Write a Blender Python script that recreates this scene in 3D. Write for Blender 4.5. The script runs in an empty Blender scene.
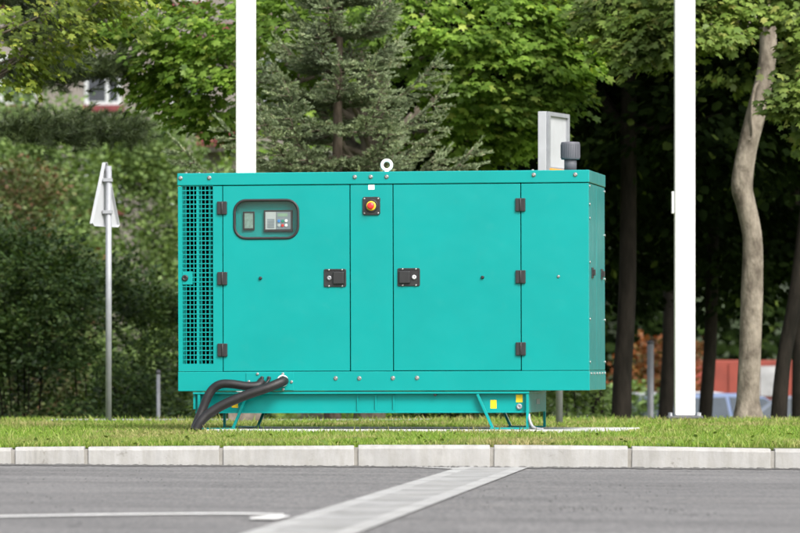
import bpy, bmesh, math, random
import numpy as np
from mathutils import Vector, Matrix

scene = bpy.context.scene
COL = scene.collection
R = math.radians
random.seed(7)

# ------------------------------------------------------------------ camera model (photo pixels, 800 x 533)
F = 5092.0          # focal length in photo pixels
HC = 0.53           # camera height above the lawn
YH = 362.0          # horizon row in the photo
ROAD_Z = -0.13


def P(px, py, Y):
    return Vector(((px - 400) * Y / F, Y, HC - (py - YH) * Y / F))


def G(px, py, z=0.0):
    Y = F * (HC - z) / (py - YH)
    return Vector(((px - 400) * Y / F, Y, z))


# ------------------------------------------------------------------ tagging helpers
def tag(o, label=None, cat=None, group=None, kind=None):
    if label: o['label'] = label
    if cat: o['category'] = cat
    if group: o['group'] = group
    if kind: o['kind'] = kind
    return o


def link(o, parent=None):
    COL.objects.link(o)
    if parent is not None:
        o.parent = parent
    return o


def empty(name, loc=(0, 0, 0), rot=(0, 0, 0)):
    o = bpy.data.objects.new(name, None)
    o.location = loc
    o.rotation_euler = rot
    o.empty_display_size = 0.2
    COL.objects.link(o)
    return o


def copy_tree(o, parent=None):
    c = o.copy()
    COL.objects.link(c)
    if parent is not None:
        c.parent = parent
    for ch in list(o.children):
        copy_tree(ch, c)
    return c


# ------------------------------------------------------------------ materials
def new_mat(name):
    m = bpy.data.materials.new(name)
    m.use_nodes = True
    nt = m.node_tree
    for n in list(nt.nodes):
        nt.nodes.remove(n)
    out = nt.nodes.new('ShaderNodeOutputMaterial')
    return m, nt, out


def nd(nt, typ, **kw):
    n = nt.nodes.new(typ)
    for k, v in kw.items():
        setattr(n, k, v)
    return n


def ramp(nt, fac, stops):
    r = nt.nodes.new('ShaderNodeValToRGB')
    el = r.color_ramp.elements
    while len(el) < len(stops):
        el.new(0.5)
    for e, (p, c) in zip(el, stops):
        e.position = p
        e.color = (c[0], c[1], c[2], 1)
    nt.links.new(fac, r.inputs['Fac'])
    return r.outputs['Color']


def noise(nt, scale, detail=4, rough=0.55, vec=None, stretch=None):
    n = nt.nodes.new('ShaderNodeTexNoise')
    n.inputs['Scale'].default_value = scale
    n.inputs['Detail'].default_value = detail
    n.inputs['Roughness'].default_value = rough
    tc = nt.nodes.new('ShaderNodeTexCoord')
    oi = nt.nodes.new('ShaderNodeObjectInfo')
    sc_ = nt.nodes.new('ShaderNodeMath'); sc_.operation = 'MULTIPLY'; sc_.inputs[1].default_value = 53.0
    nt.links.new(oi.outputs['Random'], sc_.inputs[0])
    va = nt.nodes.new('ShaderNodeVectorMath'); va.operation = 'ADD'
    nt.links.new(tc.outputs['Object'], va.inputs[0]); nt.links.new(sc_.outputs[0], va.inputs[1])
    src = va.outputs[0]
    if stretch:
        mp = nt.nodes.new('ShaderNodeMapping')
        mp.inputs['Scale'].default_value = stretch
        nt.links.new(src, mp.inputs['Vector'])
        src = mp.outputs['Vector']
    nt.links.new(src, n.inputs['Vector'])
    return n.outputs['Fac']


def mixc(nt, fac, a, b, blend='MIX'):
    m = nt.nodes.new('ShaderNodeMix')
    m.data_type = 'RGBA'
    m.blend_type = blend
    for s, v in ((0, fac), (6, a), (7, b)):
        if hasattr(v, 'links'):
            nt.links.new(v, m.inputs[s])
        elif s == 0:
            m.inputs[0].default_value = v
        else:
            m.inputs[s].default_value = (v[0], v[1], v[2], 1)
    return m.outputs[2]


def S(c, k):
    return tuple(min(1, max(0, x * k)) for x in c)


def basic(name, col, rough=0.5, metal=0.0, var=0.12, scale=6.0, bump=0.0, bscale=80.0, coat=0.0, spec=0.5):
    m, nt, out = new_mat(name)
    b = nd(nt, 'ShaderNodeBsdfPrincipled')
    c = ramp(nt, noise(nt, scale, 6), [(0.3, S(col, 1 - var)), (0.7, S(col, 1 + var))])
    nt.links.new(c, b.inputs['Base Color'])
    b.inputs['Roughness'].default_value = rough
    b.inputs['Metallic'].default_value = metal
    b.inputs['Coat Weight'].default_value = coat
    b.inputs['Coat Roughness'].default_value = 0.12
    b.inputs['Specular IOR Level'].default_value = spec
    if bump:
        bp = nd(nt, 'ShaderNodeBump')
        bp.inputs['Strength'].default_value = bump
        bp.inputs['Distance'].default_value = 0.004
        nt.links.new(noise(nt, bscale, 4), bp.inputs['Height'])
        nt.links.new(bp.outputs['Normal'], b.inputs['Normal'])
    nt.links.new(b.outputs[0], out.inputs[0])
    return m


def leaf_mat(name, stops, transl=0.35, rough=0.5, cl_scale=1.2, cl_amt=0.35, tcol=None, spec=0.35):
    """leaf colour varies per leaf and in broad patches of the crown"""
    m, nt, out = new_mat(name)
    geo = nd(nt, 'ShaderNodeNewGeometry')
    c = ramp(nt, geo.outputs['Random Per Island'], stops)
    patch = ramp(nt, noise(nt, cl_scale, 2), [(0.35, (1 - cl_amt,) * 3), (0.65, (1 + cl_amt * 0.6, 1 + cl_amt * 0.5, 1))])  # tone patches also imitate lit clumps and the dark gaps between them
    c = mixc(nt, 1.0, c, patch, 'MULTIPLY')
    b = nd(nt, 'ShaderNodeBsdfPrincipled')
    b.inputs['Roughness'].default_value = rough
    b.inputs['Specular IOR Level'].default_value = spec
    nt.links.new(c, b.inputs['Base Color'])
    t = nd(nt, 'ShaderNodeBsdfTranslucent')
    tc = mixc(nt, 1.0, c, tcol or (1.0, 1.0, 0.45), 'MULTIPLY')
    nt.links.new(tc, t.inputs['Color'])
    mx = nd(nt, 'ShaderNodeMixShader')
    mx.inputs[0].default_value = transl
    nt.links.new(b.outputs[0], mx.inputs[1])
    nt.links.new(t.outputs[0], mx.inputs[2])
    nt.links.new(mx.outputs[0], out.inputs[0])
    return m


def bark_mat(name, c1, c2, scale=7, stretch=(1, 1, 0.3), bump=0.6):
    m, nt, out = new_mat(name)
    b = nd(nt, 'ShaderNodeBsdfPrincipled')
    n = noise(nt, scale, 6, 0.65, stretch=stretch)
    c = ramp(nt, n, [(0.35, c1), (0.65, c2)])
    nt.links.new(c, b.inputs['Base Color'])
    b.inputs['Roughness'].default_value = 0.9
    b.inputs['Specular IOR Level'].default_value = 0.12
    bp = nd(nt, 'ShaderNodeBump')
    bp.inputs['Strength'].default_value = bump
    bp.inputs['Distance'].default_value = 0.02
    nt.links.new(noise(nt, scale * 3, 5, 0.6, stretch=stretch), bp.inputs['Height'])
    nt.links.new(bp.outputs['Normal'], b.inputs['Normal'])
    nt.links.new(b.outputs[0], out.inputs[0])
    return m


M = {}
TEAL = (0.002, 0.250, 0.240)


def teal_mat():
    m, nt, out = new_mat('teal_paint')
    b = nd(nt, 'ShaderNodeBsdfPrincipled')
    c = ramp(nt, noise(nt, 1.7, 5, 0.6), [(0.3, S(TEAL, 0.95)), (0.7, S(TEAL, 1.05))])
    dust = ramp(nt, noise(nt, 9, 8, 0.7), [(0.55, (0, 0, 0)), (0.85, (0.03, 0.03, 0.03))])
    c = mixc(nt, dust, c, (0.25, 0.33, 0.30))
    nt.links.new(c, b.inputs['Base Color'])
    rr = ramp(nt, noise(nt, 5, 6), [(0.3, (0.34,) * 3), (0.7, (0.48,) * 3)])
    nt.links.new(rr, b.inputs['Roughness'])
    b.inputs['Coat Weight'].default_value = 0.75
    b.inputs['Coat IOR'].default_value = 1.32
    b.inputs['Specular IOR Level'].default_value = 0.12
    b.inputs['Coat Roughness'].default_value = 0.10
    bp = nd(nt, 'ShaderNodeBump')
    bp.inputs['Strength'].default_value = 0.05
    bp.inputs['Distance'].default_value = 0.001
    nt.links.new(noise(nt, 220, 2), bp.inputs['Height'])
    b2 = nd(nt, 'ShaderNodeBump')
    b2.inputs['Strength'].default_value = 0.5
    b2.inputs['Distance'].default_value = 0.006
    nt.links.new(noise(nt, 2.6, 2), b2.inputs['Height'])
    nt.links.new(bp.outputs['Normal'], b2.inputs['Normal'])
    nt.links.new(b2.outputs['Normal'], b.inputs['Normal'])
    nt.links.new(b2.outputs['Normal'], b.inputs['Coat Normal'])
    nt.links.new(b.outputs[0], out.inputs[0])
    return m


M['teal'] = teal_mat()
M['black'] = basic('black_plastic', (0.018, 0.018, 0.019), 0.42, bump=0.1, bscale=300)
M['dark'] = basic('dark_interior', (0.003, 0.003, 0.003), 0.95, spec=0.02)  # near-black, paints the shade inside the canopy and its joints
M['rubber'] = basic('black_rubber', (0.013, 0.012, 0.013), 0.5)
M['hose'] = basic('hose_rubber', (0.013, 0.012, 0.013), 0.5, spec=0.35, var=0.25, scale=18, bump=0.25, bscale=160)
M['steel'] = basic('zinc_steel', (0.34, 0.34, 0.33), 0.38, metal=0.75, var=0.15, scale=30)
M['silver'] = basic('silver_plastic', (0.45, 0.47, 0.48), 0.4)
M['white'] = basic('white_paint', (0.80, 0.80, 0.79), 0.45, var=0.02, scale=3)
M['pole_white'] = basic('white_pole_paint', (0.84, 0.84, 0.82), 0.38, var=0.02, scale=2)
M['eye'] = basic('white_enamel', (0.74, 0.77, 0.76), 0.35)
M['yellow'] = basic('yellow_sticker', (0.75, 0.52, 0.01), 0.5)
M['estop_yellow'] = basic('estop_yellow', (0.75, 0.50, 0.03), 0.4)
M['red'] = basic('red_button', (0.65, 0.03, 0.03), 0.35)
M['blue'] = basic('blue_button', (0.05, 0.25, 0.65), 0.4)
M['green'] = basic('green_button', (0.02, 0.25, 0.17), 0.4)
M['lcd'] = basic('lcd_screen', (0.24, 0.36, 0.26), 0.25)
M['meter'] = basic('meter_face', (0.20, 0.28, 0.25), 0.3, var=0.25, scale=60)
M['grey_panel'] = basic('grey_panel', (0.19, 0.22, 0.25), 0.45)
M['stack'] = basic('grey_stack', (0.085, 0.085, 0.10), 0.6, bump=0.2, bscale=120)
M['galv'] = basic('galvanised', (0.27, 0.28, 0.30), 0.5, metal=0.25, var=0.12, scale=12)
M['alu'] = basic('sign_back', (0.40, 0.41, 0.43), 0.55, metal=0.1, var=0.08, scale=5)
M['footing'] = basic('footing_concrete', (0.13, 0.11, 0.09), 0.9, var=.5, scale=14, bump=.5, bscale=40)
M['stack_light'] = basic('pale_grey_panel', (0.26, 0.26, 0.27), 0.7, var=.25, scale=4)
M['orange'] = basic('orange_paint', (0.75, 0.30, 0.01), 0.5)


def glass_mat():
    m, nt, out = new_mat('window_glass')
    t = nd(nt, 'ShaderNodeBsdfTransparent')
    t.inputs[0].default_value = (0.93, 0.95, 0.94, 1)
    g = nd(nt, 'ShaderNodeBsdfGlossy')
    g.inputs['Roughness'].default_value = 0.06
    mx = nd(nt, 'ShaderNodeMixShader')
    lw = nd(nt, 'ShaderNodeLayerWeight')
    lw.inputs[0].default_value = 0.12
    ad = nd(nt, 'ShaderNodeMath', operation='MULTIPLY_ADD')
    nt.links.new(lw.outputs['Facing'], ad.inputs[0])
    ad.inputs[1].default_value = 0.5
    ad.inputs[2].default_value = 0.035
    nt.links.new(ad.outputs[0], mx.inputs[0])
    nt.links.new(t.outputs[0], mx.inputs[1])
    nt.links.new(g.outputs[0], mx.inputs[2])
    nt.links.new(mx.outputs[0], out.inputs[0])
    return m


M['glass'] = glass_mat()


# ------------------------------------------------------------------ mesh helpers
class MB:
    def __init__(self):
        self.bm = bmesh.new()

    def box(self, x0, x1, y0, y1, z0, z1, mi=0, mat=None):
        vs = [self.bm.verts.new(v) for v in ((x0, y0, z0), (x1, y0, z0), (x1, y1, z0), (x0, y1, z0),
                                             (x0, y0, z1), (x1, y0, z1), (x1, y1, z1), (x0, y1, z1))]
        if mat is not None:
            for v in vs: v.co = mat @ v.co
        for f in ((0, 3, 2, 1), (4, 5, 6, 7), (0, 1, 5, 4), (1, 2, 6, 5), (2, 3, 7, 6), (3, 0, 4, 7)):
            self.bm.faces.new([vs[i] for i in f]).material_index = mi
        return self

    def bar(self, a, b, w, d, up=(0, 1, 0), mi=0):
        """rectangular bar from a to b; w across, d along 'up'"""
        a, b = Vector(a), Vector(b)
        z = (b - a).normalized()
        y = Vector(up); y = (y - z * y.dot(z)).normalized()
        x = y.cross(z)
        vs = []
        for p in (a, b):
            for sx, sy in ((-1, -1), (1, -1), (1, 1), (-1, 1)):
                vs.append(self.bm.verts.new(p + x * sx * w / 2 + y * sy * d / 2))
        for f in ((3, 2, 1, 0), (4, 5, 6, 7), (0, 1, 5, 4), (1, 2, 6, 5), (2, 3, 7, 6), (3, 0, 4, 7)):
            self.bm.faces.new([vs[i] for i in f]).material_index = mi
        return self

    def cyl(self, a, b, r0, r1=None, n=16, mi=0, cap=True):
        return self.tube([a, b], [r0, r0 if r1 is None else r1], n, mi, cap)

    def tube(self, pts, radii, n=10, mi=0, cap=True):
        pts = [Vector(p) for p in pts]
        rings = []
        prev = None
        for i, p in enumerate(pts):
            t = (pts[min(i + 1, len(pts) - 1)] - pts[max(i - 1, 0)])
            t.normalize()
            if prev is None:
                a = Vector((1, 0, 0)) if abs(t.x) < 0.8 else Vector((0, 1, 0))
                u = (a - t * a.dot(t)).normalized()
            else:
                u = (prev - t * prev.dot(t)).normalized()
            prev = u
            v = t.cross(u)
            r = radii[i] if hasattr(radii, '__len__') else radii
            rings.append([self.bm.verts.new(p + (u * math.cos(k * 2 * math.pi / n) + v * math.sin(k * 2 * math.pi / n)) * r) for k in range(n)])
        for i in range(len(rings) - 1):
            for k in range(n):
                f = self.bm.faces.new((rings[i][k], rings[i][(k + 1) % n], rings[i + 1][(k + 1) % n], rings[i + 1][k]))
                f.material_index = mi
                f.smooth = True
        if cap:
            self.bm.faces.new(list(reversed(rings[0]))).material_index = mi
            self.bm.faces.new(rings[-1]).material_index = mi
        return self

    def lathe(self, prof, c=(0, 0, 0), n=24, mi=0, axis='z'):
        c = Vector(c)
        rings = []
        for r, h in prof:
            ring = []
            for k in range(n):
                a = k * 2 * math.pi / n
                if axis == 'z':
                    v = Vector((r * math.cos(a), r * math.sin(a), h))
                else:       # along -y (towards viewer)
                    v = Vector((r * math.cos(a), -h, r * math.sin(a)))
                ring.append(self.bm.verts.new(c + v))
            rings.append(ring)
        for i in range(len(rings) - 1):
            for k in range(n):
                f = self.bm.faces.new((rings[i][k], rings[i][(k + 1) % n], rings[i + 1][(k + 1) % n], rings[i + 1][k]))
                f.material_index = mi; f.smooth = True
        self.bm.faces.new(list(reversed(rings[0]))).material_index = mi
        self.bm.faces.new(rings[-1]).material_index = mi
        return self

    def poly(self, pts, mi=0):
        f = self.bm.faces.new([self.bm.verts.new(p) for p in pts])
        f.material_index = mi
        return self

    def prism(self, pts, d, mi=0):
        """closed polygon pts extruded by vector d"""
        d = Vector(d)
        a = [self.bm.verts.new(p) for p in pts]
        b = [self.bm.verts.new(Vector(p) + d) for p in pts]
        n = len(a)
        self.bm.faces.new(a).material_index = mi
        self.bm.faces.new(list(reversed(b))).material_index = mi
        for i in range(n):
            self.bm.faces.new((a[i], b[i], b[(i + 1) % n], a[(i + 1) % n])).material_index = mi
        return self

    def build(self, name, mats, parent=None, bevel=0, seg=2, smooth_ang=None):
        bmesh.ops.recalc_face_normals(self.bm, faces=self.bm.faces[:])
        me = bpy.data.meshes.new(name)
        self.bm.to_mesh(me)
        self.bm.free()
        for m in (mats if isinstance(mats, (list, tuple)) else [mats]):
            me.materials.append(m)
        o = bpy.data.objects.new(name, me)
        link(o, parent)
        if bevel:
            md = o.modifiers.new('bevel', 'BEVEL')
            md.width = bevel; md.segments = seg; md.limit_method = 'ANGLE'; md.angle_limit = R(40)
            md.harden_normals = False
        return o


def spline(ctrl, n=10):
    """Catmull-Rom through control points"""
    c = [Vector(p) for p in ctrl]
    c = [c[0] * 2 - c[1]] + c + [c[-1] * 2 - c[-2]]
    out = []
    for i in range(1, len(c) - 2):
        for k in range(n):
            t = k / n
            p0, p1, p2, p3 = c[i - 1], c[i], c[i + 1], c[i + 2]
            out.append(0.5 * ((2 * p1) + (-p0 + p2) * t + (2 * p0 - 5 * p1 + 4 * p2 - p3) * t * t + (-p0 + 3 * p1 - 3 * p2 + p3) * t ** 3))
    out.append(c[-2])
    return out


def np_mesh(name, verts, face_tmpl, ninst, kv, mats, parent=None):
    """verts: (ninst*kv,3); face_tmpl: list of index tuples for one instance"""
    me = bpy.data.meshes.new(name)
    nv = ninst * kv
    me.vertices.add(nv)
    me.vertices.foreach_set('co', verts.astype(np.float32).ravel())
    lens = np.array([len(f) for f in face_tmpl])
    flat = np.concatenate([np.array(f) for f in face_tmpl])
    loops = (np.arange(ninst)[:, None] * kv + flat[None, :]).ravel()
    totals = np.tile(lens, ninst)
    starts = np.concatenate([[0], np.cumsum(totals)[:-1]])
    me.loops.add(len(loops))
    me.loops.foreach_set('vertex_index', loops.astype(np.int32))
    me.polygons.add(len(totals))
    me.polygons.foreach_set('loop_start', starts.astype(np.int32))
    me.update(calc_edges=True)
    me.validate()
    for m in (mats if isinstance(mats, (list, tuple)) else [mats]):
        me.materials.append(m)
    o = bpy.data.objects.new(name, me)
    return link(o, parent)


def unit(a):
    return a / np.maximum(np.linalg.norm(a, axis=-1, keepdims=True), 1e-9)


def place(c, tip, nrm, size, tv):
    """instances of template tv (k,3: x along tip, y across, z normal)"""
    t = unit(tip)
    n = nrm - t * (nrm * t).sum(-1, keepdims=True)
    n = unit(n)
    b = np.cross(n, t)
    s = np.asarray(size).reshape(-1, 1, 1)
    v = c[:, None, :] + s * (tv[None, :, 0:1] * t[:, None, :] + tv[None, :, 1:2] * b[:, None, :] + tv[None, :, 2:3] * n[:, None, :])
    return v.reshape(-1, 3)


# maple leaf: palmate outline round a centre, with a drooping fold
def maple_leaf():
    half = [(13, .50), (28, .34), (41, .47), (54, .60), (66, .46), (84, .31), (99, .36), (113, .45), (127, .34), (154, .27)]
    pol = [(0, .66)] + half + [(180, .31)] + [(-a, r) for a, r in reversed(half)]
    pts = []
    for ang, r in pol:
        a = R(ang)
        pts.append((.34 + r * math.cos(a), r * math.sin(a)))
    v = [(.34, 0, 0.0)] + [(x, y, -0.16 * abs(y) - 0.26 * max(0, x - .3) ** 2) for x, y in pts]
    n = len(pts)
    f = [(0, i, i % n + 1) for i in range(1, n + 1)]
    return np.array(v), f


def oval_leaf(w=0.28):
    v = [(0, 0, 0), (.3, w, -.06), (.7, w * .8, -.1), (1, 0, -.16), (.7, -w * .8, -.1), (.3, -w, -.06), (.5, 0, 0.02)]
    f = [(0, 6, 1), (1, 6, 2), (2, 6, 3), (3, 6, 4), (4, 6, 5), (5, 6, 0)]
    return np.array(v, float), [tuple(reversed(q)) for q in f]


MAPLE = maple_leaf()
OVAL = oval_leaf()
BROAD = oval_leaf(0.42)


def sprays(rng, pos, outward, L, nleaf, size, tilt=0.35, droop=0.25, thick=0.12):
    """flat layered sprays of leaves: returns centres, tips, normals, sizes"""
    n = len(pos)
    u = rng.random((n, nleaf)) ** 0.8
    w = (rng.random((n, nleaf)) * 2 - 1)
    v = w * (0.22 + 0.5 * np.sin(np.pi * np.clip(u, 0, 1)))
    side = np.stack([-outward[:, 1], outward[:, 0], np.zeros(n)], 1)
    side = unit(side)
    Ls = (L * (0.7 + 0.6 * rng.random((n, 1))))
    c = pos[:, None, :] + outward[:, None, :] * (u * Ls)[..., None] + side[:, None, :] * (v * Ls)[..., None]
    c[..., 2] += rng.normal(0, thick, (n, nleaf)) * Ls - 0.12 * (u ** 2) * Ls
    tip = outward[:, None, :] * (0.5 + u[..., None]) + side[:, None, :] * (w[..., None] * 0.9) + rng.normal(0, 0.3, (n, nleaf, 3))
    tip[..., 2] -= droop
    nr = np.zeros((n, nleaf, 3)); nr[..., 2] = 1
    nr += rng.normal(0, tilt, (n, nleaf, 3)) + outward[:, None, :] * 0.95
    sz = size * (0.45 + 0.95 * rng.random((n, nleaf)) ** 1.3)
    return c.reshape(-1, 3), tip.reshape(-1, 3), nr.reshape(-1, 3), sz.ravel()


def crown_points(rng, clumps, per):
    """points around clump centres, denser at the shell"""
    pts = []; ctr = []
    for c, r in clumps:
        d = unit(rng.normal(0, 1, (per, 3)))
        rad = rng.random((per, 1)) ** 0.45
        pts.append(np.array(c) + d * rad * np.array(r if hasattr(r, '__len__') else (r, r, r * .75)))
        ctr.append(np.tile(np.array(c, float), (per, 1)))
    return np.concatenate(pts), np.concatenate(ctr)


def make_crown(name, rng, clumps, per, L, nleaf, size, mat, parent, axis, tmpl=MAPLE, tilt=0.40, droop=0.55):
    pts, ctr = crown_points(rng, clumps, per)
    out = pts - np.array(axis)
    out[:, 2] *= 0.25
    out = unit(unit(out) + 0.8 * unit(pts - ctr) * np.array([1, 1, .3]) + rng.normal(0, 0.25, out.shape) * np.array([1, 1, .4]))
    c, t, n, s = sprays(rng, pts, out, L, nleaf, size, tilt, droop)
    v = place(c, t, n, s, tmpl[0])
    return np_mesh(name, v, tmpl[1], len(c), len(tmpl[0]), mat, parent)


def make_wood(name, trunk, radii, limbs, mat, parent, n=12, smooth=6):
    """trunk spline plus limbs [(points, r0, r1)] in one mesh"""
    mb = MB()
    tp = spline(trunk, smooth)
    rr = np.interp(np.linspace(0, 1, len(tp)), np.linspace(0, 1, len(radii)), radii)
    mb.tube(tp, list(rr), n)
    for pts, r0, r1 in limbs:
        sp = spline(pts, 5)
        mb.tube(sp, list(np.linspace(r0, r1, len(sp))), 6)
    return mb.build(name, mat, parent)


# =================================================================== SETTING
def kerb_y(X):
    return 32.0


def kerb_z(X):
    return float(np.interp(400 + X * F / 32.0, [-400, 0, 150, 300, 450, 640, 780, 1200], [-.012, -.0075, 0, .0055, .0085, -.001, -.0165, -.03]))


def road_z(X):
    return ROAD_Z - 0.0055 * float(np.clip(X, -6, 6))


def GR(px, py, dz=0.0):
    p = G(px, py, ROAD_Z)
    for _ in range(3):
        p = G(px, py, road_z(p.x) + dz)
    return p


def asphalt():
    m, nt, out = new_mat('asphalt')
    b = nd(nt, 'ShaderNodeBsdfPrincipled')
    base = ramp(nt, noise(nt, 1.1, 7, 0.62, stretch=(0.35, 1, 1)), [(0.3, (0.108, 0.104, 0.102)), (0.7, (0.150, 0.146, 0.144))])
    agg = ramp(nt, noise(nt, 52, 5, 0.8, stretch=(1, 0.09, 1)), [(0.3, (0.60, 0.60, 0.60)), (0.5, (1, 1, 1)), (0.70, (1.45, 1.44, 1.41))])
    c = mixc(nt, 1.0, base, agg, 'MULTIPLY')
    str_ = ramp(nt, noise(nt, 3.0, 7, 0.75, stretch=(0.35, 0.55, 1)), [(0.36, (0.80, 0.80, 0.80)), (0.52, (1.0, 1.0, 1.0)), (0.70, (1.2, 1.19, 1.17))])
    c = mixc(nt, 1.0, c, str_, 'MULTIPLY')
    vo = nd(nt, 'ShaderNodeTexVoronoi')
    vo.inputs['Scale'].default_value = 9
    tc = nd(nt, 'ShaderNodeTexCoord')
    mp = nd(nt, 'ShaderNodeMapping'); mp.inputs['Scale'].default_value = (1, .35, 1)
    nt.links.new(tc.outputs['Object'], mp.inputs['Vector'])
    nt.links.new(mp.outputs['Vector'], vo.inputs['Vector'])
    pit = ramp(nt, vo.outputs['Distance'], [(0.10, (0.30, 0.30, 0.30)), (0.18, (1, 1, 1))])
    gate = ramp(nt, noise(nt, 0.9, 3), [(0.55, (0, 0, 0)), (0.62, (1, 1, 1))])
    c2 = mixc(nt, 1.0, c, pit, 'MULTIPLY')
    c = mixc(nt, gate, c, c2)
    nt.links.new(c, b.inputs['Base Color'])
    b.inputs['Roughness'].default_value = 0.85
    b.inputs['Specular IOR Level'].default_value = 0.3
    bp = nd(nt, 'ShaderNodeBump')
    bp.inputs['Strength'].default_value = 0.5; bp.inputs['Distance'].default_value = 0.006
    nt.links.new(noise(nt, 90, 3), bp.inputs['Height'])
    nt.links.new(bp.outputs['Normal'], b.inputs['Normal'])
    nt.links.new(b.outputs[0], out.inputs[0])
    return m


M['asphalt'] = asphalt()


def concrete(name, c1, c2, scale=5):
    m, nt, out = new_mat(name)
    b = nd(nt, 'ShaderNodeBsdfPrincipled')
    c = ramp(nt, noise(nt, scale, 8, 0.68), [(0.3, c1), (0.65, c2)])
    st = ramp(nt, noise(nt, scale * 2.5, 6, 0.7, stretch=(1, 1, .25)), [(0.4, (0.86, 0.85, 0.82)), (0.6, (1, 1, 1))])
    c = mixc(nt, 1.0, c, st, 'MULTIPLY')
    sp = ramp(nt, noise(nt, 9, 6, 0.75), [(0.62, (1, 1, 1)), (0.70, (0.62, 0.60, 0.56))])
    c = mixc(nt, 1.0, c, sp, 'MULTIPLY')
    nt.links.new(c, b.inputs['Base Color'])
    b.inputs['Roughness'].default_value = 0.85
    bp = nd(nt, 'ShaderNodeBump')
    bp.inputs['Strength'].default_value = 0.35; bp.inputs['Distance'].default_value = 0.004
    nt.links.new(noise(nt, 60, 5), bp.inputs['Height'])
    nt.links.new(bp.outputs['Normal'], b.inputs['Normal'])
    nt.links.new(b.outputs[0], out.inputs[0])
    return m


M['kerb'] = concrete('kerb_concrete', (0.262, 0.260, 0.252), (0.33, 0.327, 0.318), 4)
M['channel'] = concrete('channel_concrete', (0.27, 0.27, 0.265), (0.36, 0.36, 0.355), 3)
M['channel_worn'] = concrete('worn_channel_concrete', (0.19, 0.19, 0.185), (0.31, 0.31, 0.305), 2.2)
M['slab'] = concrete('slab_concrete', (0.44, 0.435, 0.42), (0.54, 0.53, 0.52), 4)
M['mortar'] = concrete('mortar', (0.20, 0.19, 0.17), (0.27, 0.26, 0.24), 12)
M['marking'] = concrete('road_paint', (0.55, 0.55, 0.54), (0.72, 0.72, 0.71), 6)


def soil_mat():
    m, nt, out = new_mat('lawn_ground')
    b = nd(nt, 'ShaderNodeBsdfPrincipled')
    c = ramp(nt, noise(nt, 2.2, 6, 0.65), [(0.35, (0.075, 0.105, 0.022)), (0.55, (0.105, 0.14, 0.032)), (0.75, (0.15, 0.15, 0.055))])
    nt.links.new(c, b.inputs['Base Color'])
    b.inputs['Roughness'].default_value = 0.95
    b.inputs['Specular IOR Level'].default_value = 0.1
    nt.links.new(b.outputs[0], out.inputs[0])
    return m


M['soil'] = soil_mat()


def ground_z(Y):
    return float(np.interp(Y, [0, 32, 47.5, 52, 60, 900], [0, -0.005, -0.005, -0.25, -1.50, -1.50]))


def build_ground():
    # road: from behind the camera up to the kerb, in strips that follow the kerb line
    mb = MB()
    xs = np.concatenate([[-300, -60], np.linspace(-14, 14, 57), [60, 300]])
    bm = mb.bm
    front = [bm.verts.new((x, -250, road_z(x))) for x in xs]
    back = [bm.verts.new((x, kerb_y(x) + 0.06, road_z(x))) for x in xs]
    for i in range(len(xs) - 1):
        bm.faces.new((front[i], front[i + 1], back[i + 1], back[i]))
    tag(mb.build('road', M['asphalt']), 'worn grey asphalt road in front of the kerb', 'road', kind='structure')
    # lawn and terrain behind, one sheet out to the horizon
    mb = MB(); bm = mb.bm
    ys = [0.14, 3, 6, 9, 12, 15.4, 17, 19, 21, 23, 26, 30, 45, 90, 250, 900]
    rows = []
    for j, dy in enumerate(ys):
        row = []
        for x in xs:
            y0 = kerb_y(x)
            y = y0 + dy if j < 2 else 32.0 + dy
            row.append(bm.verts.new((x * (1 if j < 13 else (1 + (j - 12)) * 1.4), y, ground_z(y) + (min(0, kerb_z(x)) - .004 if j == 0 else 0))))
        rows.append(row)
    for j in range(len(ys) - 1):
        for i in range(len(xs) - 1):
            bm.faces.new((rows[j][i], rows[j][i + 1], rows[j + 1][i + 1], rows[j + 1][i])).smooth = True
    tag(mb.build('lawn', M['soil']), 'earth of the lawn running back from the kerb under the trees', 'lawn', kind='structure')


build_ground()

# kerb stones
joints = [-1075, -939, -803, -667, -531, -395, -259, -122, 13, 86, 221, 356, 492, 630, 773, 916, 1060, 1205, 1345, 1485, 1625, 1765, 1905]
klabels = {13: 'short pale kerb stone left of the post sign, next to the half cut joint',
           86: 'pale concrete kerb stone on the lawn edge below the black hoses',
           221: 'pale concrete kerb stone below the left door of the generator',
           356: 'pale concrete kerb stone whose right end touches the drainage channel',
           492: 'pale concrete kerb stone below the right legs of the generator, right of the channel',
           630: 'pale concrete kerb stone in front of the right white pole',
           773: 'pale concrete kerb stone cut off by the right edge of the photo',
           -122: 'pale concrete kerb stone cut off by the left edge of the photo'}


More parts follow.
